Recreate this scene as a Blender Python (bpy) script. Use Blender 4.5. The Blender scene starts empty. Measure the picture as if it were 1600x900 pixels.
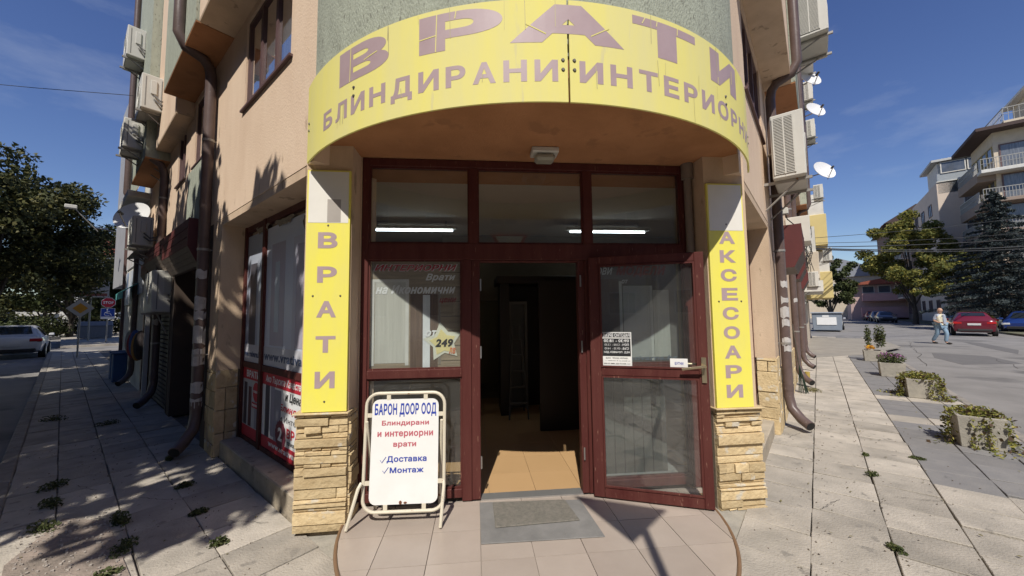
import bpy, bmesh, math, random
import numpy as np
from mathutils import Vector, Matrix
R_ = math.radians
random.seed(7); rng = np.random.default_rng(11)
S = bpy.context.scene
COL = S.collection
# ------------------------------------------------------------------ camera
cd = bpy.data.cameras.new('camera'); cam = bpy.data.objects.new('camera', cd); COL.objects.link(cam)
cd.sensor_width = 36; cd.lens = 36 * 578 / 1600; cd.clip_start = 0.05; cd.clip_end = 2000
yaw, pitch, roll = R_(5.5), R_(4.0), R_(0.7)
fw = Vector((math.sin(yaw) * math.cos(pitch), math.cos(yaw) * math.cos(pitch), math.sin(pitch)))
r0 = Vector((math.cos(yaw), -math.sin(yaw), 0)); u0 = r0.cross(fw)
rr = r0 * math.cos(roll) - u0 * math.sin(roll); uu = u0 * math.cos(roll) + r0 * math.sin(roll)
M = Matrix((rr, uu, -fw)).transposed().to_4x4(); M.translation = Vector((0, -3.15, 1.52))
cam.matrix_world = M
S.camera = cam
# ------------------------------------------------------------------ light
SUNH = Vector((0.2, 0.98, 0)).normalized(); SUN_EL = R_(50)
sdir = SUNH * math.cos(SUN_EL) + Vector((0, 0, -math.sin(SUN_EL)))      # direction the light travels
sl = bpy.data.lights.new('sun', 'SUN'); sl.energy = 4.6; sl.angle = R_(0.5); sl.color = (1, .95, .87)
so = bpy.data.objects.new('sun', sl); COL.objects.link(so); so.rotation_euler = sdir.to_track_quat('-Z', 'Y').to_euler(); so.location = (-8, -30, 40)
W = bpy.data.worlds.new('World'); S.world = W; W.use_nodes = True
wt = W.node_tree; wn = wt.nodes; wl = wt.links
bg = wn['Background']; bg.inputs['Strength'].default_value = 0.09
sky = wn.new('ShaderNodeTexSky'); sky.sky_type = 'NISHITA'; sky.sun_disc = False
sky.sun_elevation = SUN_EL
to_sun = -SUNH
sky.sun_rotation = math.atan2(to_sun.x, to_sun.y)
sky.altitude = 50; sky.air_density = 1.15; sky.dust_density = 0.05; sky.ozone_density = 4.5
# thin cirrus over the sky
tc = wn.new('ShaderNodeTexCoord'); mp = wn.new('ShaderNodeMapping'); mp.inputs['Scale'].default_value = (1.2, 3.0, 7.0); mp.inputs['Rotation'].default_value = (0.25, 0.3, 0.5)
nz = wn.new('ShaderNodeTexNoise'); nz.inputs['Scale'].default_value = 1.3; nz.inputs['Detail'].default_value = 7; nz.inputs['Roughness'].default_value = .58
cr = wn.new('ShaderNodeValToRGB'); cr.color_ramp.elements[0].position = .56; cr.color_ramp.elements[1].position = .9
cr.color_ramp.elements[1].color = (.3, .3, .3, 1)
mx = wn.new('ShaderNodeMix'); mx.data_type = 'RGBA'; mx.inputs['B'].default_value = (7.5, 8.0, 8.8, 1)
wl.new(tc.outputs['Generated'], mp.inputs['Vector']); wl.new(mp.outputs[0], nz.inputs['Vector']); wl.new(nz.outputs['Fac'], cr.inputs['Fac'])
hs = wn.new('ShaderNodeHueSaturation'); hs.inputs['Saturation'].default_value = 1.12; hs.inputs['Hue'].default_value = .518; hs.inputs['Value'].default_value = 1.05
wl.new(sky.outputs[0], hs.inputs['Color'])
wl.new(cr.outputs['Color'], mx.inputs['Factor']); wl.new(hs.outputs[0], mx.inputs['A']); wl.new(mx.outputs['Result'], bg.inputs['Color'])
S.view_settings.view_transform = 'Standard'; S.view_settings.look = 'None'; S.view_settings.gamma = 1; S.view_settings.exposure = 0.08
try: S.view_settings.use_curve_mapping = False
except Exception: pass
S.cycles.max_bounces = 6; S.cycles.transparent_max_bounces = 16
# ------------------------------------------------------------------ materials
MT = {}
def mat(name, col, rough=.8, col2=None, scale=6, amt=.5, bump=0, bscale=60, metal=0, spots=None, spec=.4, stretch=(1, 1, 1), rand=0, trans=0):
    if name in MT: return MT[name]
    m = bpy.data.materials.new(name); m.use_nodes = True; MT[name] = m
    t = m.node_tree; n = t.nodes; l = t.links; b = n['Principled BSDF']
    b.inputs['Roughness'].default_value = rough; b.inputs['Metallic'].default_value = metal
    b.inputs['Specular IOR Level'].default_value = spec
    b.inputs['Base Color'].default_value = (*col, 1)
    co = n.new('ShaderNodeTexCoord'); ma = n.new('ShaderNodeMapping'); ma.inputs['Scale'].default_value = stretch
    l.new(co.outputs['Object'], ma.inputs['Vector'])
    vec = ma.outputs[0]
    if rand:
        oi = n.new('ShaderNodeObjectInfo'); va = n.new('ShaderNodeVectorMath'); va.operation = 'MULTIPLY_ADD'
        cx = n.new('ShaderNodeCombineXYZ')
        for k in range(3): l.new(oi.outputs['Random'], cx.inputs[k])
        va.inputs[1].default_value = (37, 53, 71); l.new(cx.outputs[0], va.inputs[0]); l.new(ma.outputs[0], va.inputs[2]); vec = va.outputs[0]
    if col2 is None: col2 = tuple(c * .78 for c in col)
    nz = n.new('ShaderNodeTexNoise'); nz.inputs['Scale'].default_value = scale; nz.inputs['Detail'].default_value = 6; nz.inputs['Roughness'].default_value = .6
    l.new(vec, nz.inputs['Vector'])
    rp = n.new('ShaderNodeValToRGB'); rp.color_ramp.elements[0].position = .35; rp.color_ramp.elements[1].position = .68
    rp.color_ramp.elements[0].color = (*col, 1); rp.color_ramp.elements[1].color = (*[a + (b_ - a) * amt for a, b_ in zip(col, col2)], 1)
    l.new(nz.outputs['Fac'], rp.inputs['Fac']); out = rp.outputs['Color']
    if rand:
        hs = n.new('ShaderNodeHueSaturation'); mr = n.new('ShaderNodeMapRange'); mr.inputs['To Min'].default_value = 1 - rand; mr.inputs['To Max'].default_value = 1 + rand
        l.new(oi.outputs['Random'], mr.inputs['Value']); l.new(mr.outputs[0], hs.inputs['Value']); l.new(out, hs.inputs['Color']); out = hs.outputs[0]
    if spots:
        sc_, th, colr = spots
        n2 = n.new('ShaderNodeTexNoise'); n2.inputs['Scale'].default_value = sc_; n2.inputs['Detail'].default_value = 4
        l.new(vec, n2.inputs['Vector']); r2 = n.new('ShaderNodeValToRGB'); r2.color_ramp.elements[0].position = th; r2.color_ramp.elements[1].position = th + .05
        l.new(n2.outputs['Fac'], r2.inputs['Fac']); mm = n.new('ShaderNodeMix'); mm.data_type = 'RGBA'; mm.inputs['B'].default_value = (*colr, 1)
        l.new(r2.outputs['Color'], mm.inputs['Factor']); l.new(out, mm.inputs['A']); out = mm.outputs['Result']
    l.new(out, b.inputs['Base Color'])
    if bump:
        n3 = n.new('ShaderNodeTexNoise'); n3.inputs['Scale'].default_value = bscale; n3.inputs['Detail'].default_value = 5; l.new(vec, n3.inputs['Vector'])
        bp = n.new('ShaderNodeBump'); bp.inputs['Strength'].default_value = bump; bp.inputs['Distance'].default_value = .01
        l.new(n3.outputs['Fac'], bp.inputs['Height']); l.new(bp.outputs[0], b.inputs['Normal'])
    if trans:
        b.inputs['Transmission Weight'].default_value = trans
    return m
def emis(name, col, st):
    m = bpy.data.materials.new(name); m.use_nodes = True; b = m.node_tree.nodes['Principled BSDF']
    b.inputs['Base Color'].default_value = (.8, .8, .8, 1); b.inputs['Emission Color'].default_value = (*col, 1); b.inputs['Emission Strength'].default_value = st; return m
def glass_mat(name, tint=(.93, .95, .95), refl=1.0, rough=0.0, dust=0.0):
    m = bpy.data.materials.new(name); m.use_nodes = True; t = m.node_tree; n = t.nodes; l = t.links
    for x in list(n):
        if x.type == 'BSDF_PRINCIPLED': n.remove(x)
    out = [x for x in n if x.type == 'OUTPUT_MATERIAL'][0]
    tr = n.new('ShaderNodeBsdfTransparent'); tr.inputs[0].default_value = (*tint, 1)
    gl = n.new('ShaderNodeBsdfGlossy'); gl.inputs['Roughness'].default_value = rough; gl.inputs[0].default_value = (1, 1, 1, 1)
    fr = n.new('ShaderNodeFresnel'); fr.inputs[0].default_value = 1.5
    mu = n.new('ShaderNodeMath'); mu.operation = 'MULTIPLY'; mu.inputs[1].default_value = 1.9 * refl; mu.use_clamp = True
    gg = n.new('ShaderNodeNewGeometry'); iv = n.new('ShaderNodeMath'); iv.operation = 'SUBTRACT'; iv.inputs[0].default_value = 1; l.new(gg.outputs['Backfacing'], iv.inputs[1])
    m0 = n.new('ShaderNodeMath'); m0.operation = 'MULTIPLY'; l.new(fr.outputs[0], m0.inputs[0]); l.new(iv.outputs[0], m0.inputs[1])
    ms = n.new('ShaderNodeMixShader'); l.new(m0.outputs[0], mu.inputs[0]); l.new(mu.outputs[0], ms.inputs[0]); l.new(tr.outputs[0], ms.inputs[1]); l.new(gl.outputs[0], ms.inputs[2])
    last = ms.outputs[0]
    if dust:
        df = n.new('ShaderNodeBsdfDiffuse'); df.inputs[0].default_value = (.5, .48, .45, 1)
        nz = n.new('ShaderNodeTexNoise'); nz.inputs['Scale'].default_value = 3; nz.inputs['Detail'].default_value = 8
        co = n.new('ShaderNodeTexCoord'); l.new(co.outputs['Object'], nz.inputs['Vector'])
        mr = n.new('ShaderNodeMapRange'); mr.inputs['From Min'].default_value = .3; mr.inputs['From Max'].default_value = .8; mr.inputs['To Min'].default_value = dust * .4; mr.inputs['To Max'].default_value = dust * 1.6
        l.new(nz.outputs['Fac'], mr.inputs['Value'])
        m2 = n.new('ShaderNodeMixShader'); l.new(mr.outputs[0], m2.inputs[0]); l.new(last, m2.inputs[1]); l.new(df.outputs[0], m2.inputs[2]); last = m2.outputs[0]
    l.new(last, out.inputs['Surface']); return m
GLASS = glass_mat('clear_glass', dust=.035)
DGLASS = glass_mat('dark_window_glass', tint=(.8, .83, .86), refl=1.3)
asphalt = mat('asphalt', (.20, .19, .178), .92, (.265, .25, .235), 1.2, .9, .6, 120, spots=(.45, .58, (.15, .143, .136)))
slabm = mat('beige_slab', (.475, .425, .355), .92, (.31, .28, .235), 2.6, 1, .8, 70, spots=(9, .645, (.26, .235, .20)), rand=.16)
greyslab = mat('grey_slab', (.225, .215, .205), .92, (.17, .165, .165), 5, .8, .4, 90, spots=(14, .7, (.15, .145, .14)), rand=.1)
jointm = mat('joint_dirt', (.15, .13, .105), 1, (.26, .23, .19), 20, .8, .6, 200)
kerbm = mat('kerb_concrete', (.33, .30, .26), .95, (.2, .18, .16), 7, .8, .5, 60, rand=.1)
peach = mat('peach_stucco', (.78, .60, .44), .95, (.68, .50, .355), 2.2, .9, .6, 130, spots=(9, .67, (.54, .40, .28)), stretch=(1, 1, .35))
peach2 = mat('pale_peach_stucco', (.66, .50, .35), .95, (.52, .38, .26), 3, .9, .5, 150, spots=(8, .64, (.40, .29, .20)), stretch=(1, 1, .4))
orange = mat('orange_soffit_stucco', (.47, .225, .105), .95, (.37, .17, .075), 3, .9, .45, 90, spots=(4, .62, (.36, .17, .08)))
greenst = mat('green_stucco', (.42, .445, .355), .97, (.32, .335, .27), 12, .8, 1.0, 120, spots=(48, .62, (.23, .235, .19)), stretch=(1, 1, .35))
beige = mat('beige_stucco', (.60, .51, .39), .95, (.50, .43, .33), 2, .7, .4, 80)
yellowst = mat('yellow_stucco', (.62, .50, .22), .95, (.55, .44, .2), 2, .6, .3, 80)
pinkst = mat('pink_stucco', (.56, .33, .30), .95, None, 2, .5)
whitest = mat('white_render', (.66, .64, .58), .9, (.5, .48, .44), 3, .7, .3, 80)
greyst = mat('grey_render', (.34, .34, .35), .9, None, 2, .6)
stone = mat('sandstone_cladding', (.64, .50, .29), .92, (.50, .37, .20), 11, .9, 1.0, 38, spots=(7, .60, (.60, .54, .43)), rand=.17)
mortar = mat('cladding_mortar', (.26, .21, .15), 1, None, 30, .6, .5)
concrete = mat('concrete', (.40, .37, .31), .95, (.28, .26, .22), 8, .9, .5, 70, spots=(18, .66, (.22, .2, .17)))
redwood = mat('oxblood_painted_wood', (.078, .0195, .017), .55, (.11, .036, .029), 4, .8, .35, 25, spec=.2, spots=(34, .665, (.26, .14, .10)), stretch=(3, 3, .35))
brownpvc = mat('brown_window_frame', (.13, .075, .07), .5, None, 4, .5)
pipem = mat('brown_drainpipe', (.105, .073, .066), .38, (.14, .10, .09), 9, .8, .1, 40, spots=(22, .70, (.30, .27, .25)))
awnm = mat('maroon_sheet_metal', (.13, .036, .034), .5, (.10, .03, .03), 5, .6, .1, 20)
slatm = mat('shutter_box_slats', (.21, .165, .135), .6, (.15, .12, .10), 10, .7)
yellow = mat('yellow_vinyl', (.86, .78, .11), .45, (.78, .70, .20), 5, .8, .3, 4, stretch=(1, 1, .25), spots=(30, .78, (.55, .48, .2)))
yellow2 = mat('faded_yellow_vinyl', (.80, .72, .20), .8, (.72, .66, .30), 3.5, .9, .35, 3, stretch=(1, 1, .18), spots=(9, .66, (.66, .60, .31)))
mauve = mat('mauve_vinyl', (.40, .29, .30), .5, (.46, .35, .36), 6, .6)
paper = mat('white_board', (.80, .79, .76), .55, (.72, .71, .67), 6, .6, 0, spots=(30, .78, (.55, .5, .44)))
bluep = mat('blue_print', (.03, .06, .36), .5, None, 8, .2)
pinkp = mat('pink_print', (.50, .12, .15), .5, None, 8, .2)
redp = mat('red_print', (.55, .03, .05), .5, (.45, .03, .05), 8, .4)
blackp = mat('black_print', (.02, .02, .022), .5, None, 8, .2)
darkred = mat('dark_red_print', (.27, .03, .03), .5, None, 8, .2)
whitep = mat('white_print', (.82, .82, .81), .5, None, 8, .2)
metalw = mat('cream_tube_metal', (.66, .60, .47), .45, (.60, .54, .42), 12, .6, spots=(22, .68, (.30, .15, .07)))
acm = mat('ac_casing', (.62, .60, .54), .5, (.55, .53, .47), 6, .6)
acdark = mat('ac_dark_inside', (.05, .05, .05), .8)
steel = mat('steel', (.45, .44, .42), .4, None, 10, .5, metal=.8)
galv = mat('galvanised_bracket', (.36, .34, .31), .5, None, 10, .6, metal=.4, spots=(20, .68, (.2, .1, .05)))
dishm = mat('dish_white', (.72, .72, .71), .4, None, 5, .3)
tilem = mat('platform_tile', (.41, .345, .29), .27, (.355, .295, .245), 3, .7, .08, 60, rand=.07)
tilej = mat('platform_grout', (.33, .285, .24), .9)
intile = mat('interior_tile', (.50, .32, .16), .4, (.46, .29, .14), 3, .5, rand=.04)
rubber = mat('rubber_mat', (.17, .165, .155), .85, (.25, .24, .225), 5, .8, .4, 80)
carpet = mat('coir_mat', (.27, .245, .205), 1, (.18, .17, .14), 40, .9, 1.0, 300)
wallin = mat('interior_wall', (.36, .32, .20), .9, None, 2, .3)
ceilin = mat('interior_ceiling', (.62, .58, .50), .9, None, 2, .2)
blackin = mat('dark_veneer', (.025, .018, .014), .5, None, 3, .3)
posterblue = mat('pale_blue_poster', (.60, .64, .74), .35, (.70, .72, .78), 1.2, .8)
posterlil = mat('lilac_poster_door', (.50, .46, .53), .4, (.43, .40, .47), 6, .7, stretch=(4, 4, .4))
postergrey = mat('grey_poster_door', (.56, .55, .49), .5, (.46, .45, .40), 9, .8, stretch=(6, 6, .3))
posterwall = mat('poster_planks', (.36, .29, .20), .6, (.21, .16, .11), 7, .8, stretch=(.5, .5, 5))
posterdark = mat('poster_dark_door', (.17, .11, .08), .5, (.075, .05, .035), 8, .8, stretch=(6, 6, .3))
chrome = mat('brass_handle', (.50, .42, .28), .3, None, 8, .4, metal=.8)
barkm = mat('bark', (.10, .085, .07), 1, (.06, .05, .04), 12, .8, .8, 30, stretch=(1, 1, .3))
tapem = mat('brown_tape', (.30, .25, .19), .6, (.2, .17, .13), 14, .8)
labelm = mat('torn_paper', (.52, .50, .48), .9, (.36, .34, .33), 14, .8)
blackrub = mat('tyre_rubber', (.02, .02, .02), .8)
roofred = mat('red_roof_tile', (.30, .085, .05), .85, (.2, .06, .04), 9, .8, .4, 20)
roofgrey = mat('grey_roof_sheet', (.27, .28, .31), .6, None, 3, .5)
darkroof = mat('dark_brown_roof', (.07, .045, .04), .8, None, 3, .5)
binm = mat('blue_plastic', (.03, .09, .22), .5, None, 4, .5)
contm = mat('grey_blue_container', (.20, .23, .27), .55, (.25, .28, .31), 4, .7)
curtain = mat('curtain', (.62, .62, .64), .9, (.42, .42, .44), 5, .9, stretch=(8, 8, .3))
def leafmat(name, c1, c2, c3=None, tr=.25):
    m = bpy.data.materials.new(name); m.use_nodes = True; t = m.node_tree; n = t.nodes; l = t.links; b = n['Principled BSDF']
    geo = n.new('ShaderNodeNewGeometry'); rp = n.new('ShaderNodeValToRGB')
    rp.color_ramp.elements[0].color = (*c1, 1); rp.color_ramp.elements[1].color = (*(c3 or c2), 1)
    e = rp.color_ramp.elements.new(.6 if c3 is None else .7); e.color = (*c2, 1)
    l.new(geo.outputs['Random Per Island'], rp.inputs['Fac']); l.new(rp.outputs['Color'], b.inputs['Base Color'])
    b.inputs['Roughness'].default_value = .6; b.inputs['Specular IOR Level'].default_value = .25
    tl = n.new('ShaderNodeBsdfTranslucent'); l.new(rp.outputs['Color'], tl.inputs[0]); ms = n.new('ShaderNodeMixShader'); ms.inputs[0].default_value = tr
    out = [x for x in n if x.type == 'OUTPUT_MATERIAL'][0]
    l.new(b.outputs[0], ms.inputs[1]); l.new(tl.outputs[0], ms.inputs[2]); l.new(ms.outputs[0], out.inputs['Surface']); return m
leafdark = leafmat('dark_leaves', (.028, .04, .014), (.065, .078, .026), tr=.1)
leafolive = leafmat('olive_leaves', (.035, .042, .013), (.07, .074, .026), (.13, .115, .035), tr=.12)
leafyel = leafmat('yellowing_leaves', (.10, .12, .035), (.24, .23, .06), (.42, .34, .08), tr=.35)
needle = leafmat('blue_spruce_needles', (.02, .028, .026), (.055, .07, .068), tr=.1)
weedm = leafmat('weed_leaves', (.045, .062, .02), (.10, .12, .042), (.17, .16, .07))
vinem = leafmat('vine_leaves', (.10, .12, .03), (.28, .27, .06), (.42, .36, .10))
vdark = leafmat('vine_dark_leaves', (.06, .045, .03), (.12, .08, .05))
purplefl = leafmat('purple_petals', (.25, .07, .22), (.36, .17, .32))
orangefl = leafmat('orange_petals', (.6, .22, .01), (.7, .40, .02))
drygrass = leafmat('dry_grass', (.15, .13, .06), (.26, .23, .11))
# ------------------------------------------------------------------ builders
def prop(o, label=None, cat=None, group=None, kind=None):
    if label: o['label'] = label
    if cat: o['category'] = cat
    if group: o['group'] = group
    if kind: o['kind'] = kind
    return o
def thing(name, label, cat, loc=(0, 0, 0), rot=0, group=None):
    o = bpy.data.objects.new(name, None); COL.objects.link(o); o.location = loc; o.rotation_euler = (0, 0, rot); o.empty_display_size = .2
    return prop(o, label, cat, group)
class Fr:
    def __init__(s, o, ux, uy, uz=(0, 0, 1)):
        s.o = Vector(o); s.x = Vector(ux); s.y = Vector(uy); s.z = Vector(uz)
    def __call__(s, a, b, c): return s.o + s.x * a + s.y * b + s.z * c
r2 = 2 ** .5
WR = Fr((0, 0, 0), (1, 0, 0), (0, 1, 0))
L = Fr((.5, 0, 0), (-1 / r2, 1 / r2, 0), (-1 / r2, -1 / r2, 0))      # left facade: along the street, outwards, up
RT = Fr((.5, 0, 0), (1 / r2, 1 / r2, 0), (1 / r2, -1 / r2, 0))       # right facade
class MB:
    def __init__(s, fr=WR): s.bm = bmesh.new(); s.fr = fr
    def v(s, p): return s.bm.verts.new(s.fr(*p))
    def box(s, a0, a1, b0, b1, c0, c1, fr=None):
        f = fr or s.fr
        vs = [s.bm.verts.new(f(a, b, c)) for c in (c0, c1) for a, b in ((a0, b0), (a1, b0), (a1, b1), (a0, b1))]
        for q in ((0, 1, 2, 3), (4, 7, 6, 5), (0, 4, 5, 1), (1, 5, 6, 2), (2, 6, 7, 3), (3, 7, 4, 0)): s.bm.faces.new([vs[i] for i in q])
        return s
    def prism(s, pts, c0, c1):      # polygon in (a, b), from c0 to c1
        lo = [s.v((a, b, c0)) for a, b in pts]; hi = [s.v((a, b, c1)) for a, b in pts]; n = len(pts)
        s.bm.faces.new(lo[::-1]); s.bm.faces.new(hi)
        for i in range(n): s.bm.faces.new((lo[i], lo[(i + 1) % n], hi[(i + 1) % n], hi[i]))
        return s
    def prof(s, pts, a0, a1):       # profile in (b, c) swept along a
        lo = [s.v((a0, b, c)) for b, c in pts]; hi = [s.v((a1, b, c)) for b, c in pts]; n = len(pts)
        s.bm.faces.new(lo); s.bm.faces.new(hi[::-1])
        for i in range(n): s.bm.faces.new((lo[i], hi[i], hi[(i + 1) % n], lo[(i + 1) % n]))
        return s
    def quad(s, *pts):
        s.bm.faces.new([s.v(p) for p in pts]); return s
    def tube(s, pts, r, n=10, rs=None, caps=True, closed=False):
        P = [s.fr(*p) for p in pts]; rings = []; up = Vector((0, 0, 1)); m = len(P)
        for i, p in enumerate(P):
            if closed: d = (P[(i + 1) % m] - P[i - 1])
            else: d = (P[min(i + 1, m - 1)] - P[max(i - 1, 0)])
            d.normalize()
            if i == 0: t = d.cross(up) if abs(d.dot(up)) < .95 else d.cross(Vector((1, 0, 0)))
            else: t = t - d * t.dot(d)
            t.normalize(); b = d.cross(t); q = rs[i] if rs else r
            rings.append([s.bm.verts.new(p + t * (q * math.cos(2 * math.pi * k / n)) + b * (q * math.sin(2 * math.pi * k / n))) for k in range(n)])
        for i in range(m if closed else m - 1):
            A, B = rings[i], rings[(i + 1) % m]
            for k in range(n): s.bm.faces.new((A[k], A[(k + 1) % n], B[(k + 1) % n], B[k]))
        if caps and not closed:
            s.bm.faces.new(rings[0][::-1]); s.bm.faces.new(rings[-1])
        return s
    def disc(s, c, r, axis, n=20, h=.01, rs=1.0):   # short cylinder about axis (world vector) at frame point c
        c = s.fr(*c); ax = Vector(axis).normalized(); t = ax.orthogonal().normalized(); b = ax.cross(t)
        A = [s.bm.verts.new(c + t * (r * math.cos(2 * math.pi * k / n)) + b * (r * math.sin(2 * math.pi * k / n))) for k in range(n)]
        B = [s.bm.verts.new(c + ax * h + t * (r * rs * math.cos(2 * math.pi * k / n)) + b * (r * rs * math.sin(2 * math.pi * k / n))) for k in range(n)]
        s.bm.faces.new(A[::-1]); s.bm.faces.new(B)
        for k in range(n): s.bm.faces.new((A[k], A[(k + 1) % n], B[(k + 1) % n], B[k]))
        return s
    def sphere(s, c, r, sc=(1, 1, 1), u=12, v=8):
        g = bmesh.ops.create_uvsphere(s.bm, u_segments=u, v_segments=v, radius=r)
        c = s.fr(*c)
        for q in g['verts']: q.co = Vector((q.co.x * sc[0], q.co.y * sc[1], q.co.z * sc[2])) + c
        return s
    def build(s, name, m, parent=None, bevel=0, smooth=False, local=False, jit=0):
        bm = s.bm
        if jit:
            for q in bm.verts: q.co += Vector((random.uniform(-jit, jit), random.uniform(-jit, jit), random.uniform(-jit, jit)))
        bmesh.ops.recalc_face_normals(bm, faces=bm.faces)
        if bevel: bmesh.ops.bevel(bm, geom=list(bm.edges), offset=bevel, segments=1, affect='EDGES', clamp_overlap=True)
        if parent is not None and not local:
            bm.transform(world_of(parent).inverted())
        me = bpy.data.meshes.new(name); bm.to_mesh(me); bm.free()
        return link(name, me, m, parent, smooth)
def world_of(o):
    M_ = o.matrix_basis.copy(); p = o.parent
    while p: M_ = p.matrix_basis @ M_; p = p.parent
    return M_
def link(name, me, m, parent=None, smooth=False):
    if m: me.materials.append(m) if not isinstance(m, (list, tuple)) else [me.materials.append(x) for x in m]
    if smooth:
        me.polygons.foreach_set('use_smooth', [True] * len(me.polygons)); 
        try: me.set_sharp_from_angle(angle=R_(40))
        except Exception: pass
    o = bpy.data.objects.new(name, me); COL.objects.link(o)
    if parent is not None: o.parent = parent
    return o
def struct(o): o['kind'] = 'structure'; return o
def stuff(o): o['kind'] = 'stuff'; return o
def copy_tree(o, parent=None):
    c = o.copy(); COL.objects.link(c); c.parent = parent
    for ch in list(KIDS(o)): copy_tree(ch, c)
    return c
def KIDS(o): return [x for x in S.objects if x.parent == o]
TXT = {}
def text2d(body, bold=0.0, shear=0.0, spacing=1.0):
    """filled glyph outlines (non-zero winding), emboldened by moving every contour outwards"""
    key = (body, bold, shear, spacing)
    if key not in TXT:
        c = bpy.data.curves.new('lettering', 'FONT'); c.body = body; c.shear = shear; c.space_character = spacing + bold * 2.2; c.resolution_u = 3; c.fill_mode = 'NONE'
        o = bpy.data.objects.new('lettering', c); COL.objects.link(o); bpy.context.view_layer.update()
        me = bpy.data.meshes.new_from_object(o.evaluated_get(bpy.context.evaluated_depsgraph_get())); bpy.data.objects.remove(o); bpy.data.curves.remove(c)
        V = [v.co.to_2d() for v in me.vertices]; nb = {}
        for e in me.edges:
            a, b = e.vertices; nb.setdefault(a, []).append(b); nb.setdefault(b, []).append(a)
        bpy.data.meshes.remove(me); seen = set(); loops = []
        for v in range(len(V)):
            if v in seen or v not in nb: continue
            lp = [v]; seen.add(v); cur = v; nxt = v + 1 if v + 1 in nb[v] else nb[v][0]
            while nxt not in seen:
                lp.append(nxt); seen.add(nxt); f = [x for x in nb[nxt] if x != cur]; cur, nxt = nxt, (f[0] if f else v)
            pts = []
            for k in lp:
                if not pts or (V[k] - pts[-1]).length > 1e-4: pts.append(V[k])
            if len(pts) > 2 and (pts[0] - pts[-1]).length < 1e-4: pts.pop()
            if len(pts) > 2: loops.append(pts)
        ar = lambda p: sum(p[i].x * p[(i + 1) % len(p)].y - p[(i + 1) % len(p)].x * p[i].y for i in range(len(p))) / 2
        big = max(loops, key=lambda p: abs(ar(p))); sgn = 1 if ar(big) > 0 else -1; out = []
        for p in loops:
            n = len(p); q = []
            for i in range(n):
                d1 = (p[i] - p[i - 1]).normalized(); d2 = (p[(i + 1) % n] - p[i]).normalized(); n1 = Vector((d1.y, -d1.x)) * sgn; n2 = Vector((d2.y, -d2.x)) * sgn
                m_ = n1 + n2; l_ = m_.length
                if l_ < .3: q.append(p[i] + n1 * bold); continue
                m_ /= l_; q.append(p[i] + m_ * (bold / max(m_.dot(n1), .45)))
            out.append(q)
        verts = [v for q in out for v in q]; ed = []; b0 = 0
        for q in out: ed += [(b0 + i, b0 + (i + 1) % len(q)) for i in range(len(q))]; b0 += len(q)
        from mathutils.geometry import delaunay_2d_cdt
        r = delaunay_2d_cdt(verts, ed, [], 0, 1e-5); VV, FF = r[0], r[2]
        A = np.array([tuple(verts[a]) for a, b in ed]); B = np.array([tuple(verts[b]) for a, b in ed]); keep = []
        for f in FF:
            cx = sum(VV[k].x for k in f) / len(f); cy = sum(VV[k].y for k in f) / len(f)
            up = (A[:, 1] <= cy) & (B[:, 1] > cy); dn = (A[:, 1] > cy) & (B[:, 1] <= cy)
            cr_ = (B[:, 0] - A[:, 0]) * (cy - A[:, 1]) - (cx - A[:, 0]) * (B[:, 1] - A[:, 1])
            if int((up & (cr_ > 0)).sum()) - int((dn & (cr_ < 0)).sum()) != 0: keep.append(f)
        used = sorted({k for f in keep for k in f}); mp_ = {k: i for i, k in enumerate(used)}
        TXT[key] = ([tuple(VV[k]) for k in used], [[mp_[k] for k in f] for f in keep])
    VV, FF = TXT[key]; bm = bmesh.new(); vs = [bm.verts.new((x, y, 0)) for x, y in VV]
    for f in FF:
        try: bm.faces.new([vs[k] for k in f])
        except ValueError: pass
    bmesh.ops.recalc_face_normals(bm, faces=bm.faces)
    xs = [x for x, y in VV]; ys = [y for x, y in VV]
    return bm, min(xs), max(xs), min(ys), max(ys)
def lettering(body, m, parent, fn, x0, x1, y0, y1, bold=.02, shear=0, thick=.0012, seg=0, name='lettering', mirror=False, spacing=1.0):
    """fit text into [x0,x1]x[y0,y1] and map through fn(x, y, out) to the world"""
    bm, a0, a1, b0, b1 = text2d(body, bold, shear, spacing)
    if a1 - a0 < 1e-6: return None
    if seg:
        for k in range(1, seg):
            x = a0 + (a1 - a0) * k / seg
            bmesh.ops.bisect_plane(bm, geom=bm.verts[:] + bm.edges[:] + bm.faces[:], plane_co=(x, 0, 0), plane_no=(1, 0, 0))
    g = bmesh.ops.extrude_face_region(bm, geom=bm.faces[:])
    top = {v for v in g['geom'] if isinstance(v, bmesh.types.BMVert)}
    for v in bm.verts:
        u = (v.co.x - a0) / (a1 - a0); w = (v.co.y - b0) / (b1 - b0)
        if mirror: u = 1 - u
        v.co = fn(x0 + (x1 - x0) * u, y0 + (y1 - y0) * w, thick if v in top else 0.0004)
    bmesh.ops.recalc_face_normals(bm, faces=bm.faces)
    if parent is not None: bm.transform(world_of(parent).inverted())
    me = bpy.data.meshes.new(name); bm.to_mesh(me); bm.free()
    return link(name, me, m, parent)
def planefn(fr, b, sgn=-1):          # frame plane at b, thickness grows to sgn*b
    return lambda x, y, t: fr(x, b + sgn * t, y)
def rectf(fr, b, sgn, m, parent, x0, x1, z0, z1, t=.002, name='print_panel', lift=0):
    q = MB(fr); bb = sorted((b + sgn * lift, b + sgn * (lift + t))); q.box(x0, x1, bb[0], bb[1], z0, z1); return q.build(name, m, parent)
# ------------------------------------------------------------------ the ground
ZP = -.08       # pavement level; platform top is 0
ZR = -.20       # road level
g = MB(); g.quad((-400, -400, ZR), (400, -400, ZR), (400, 400, ZR), (-400, 400, ZR))
struct(g.build('road', asphalt))
KL, KR = 2.95, 3.80      # kerb lines, outwards of the facades
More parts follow.
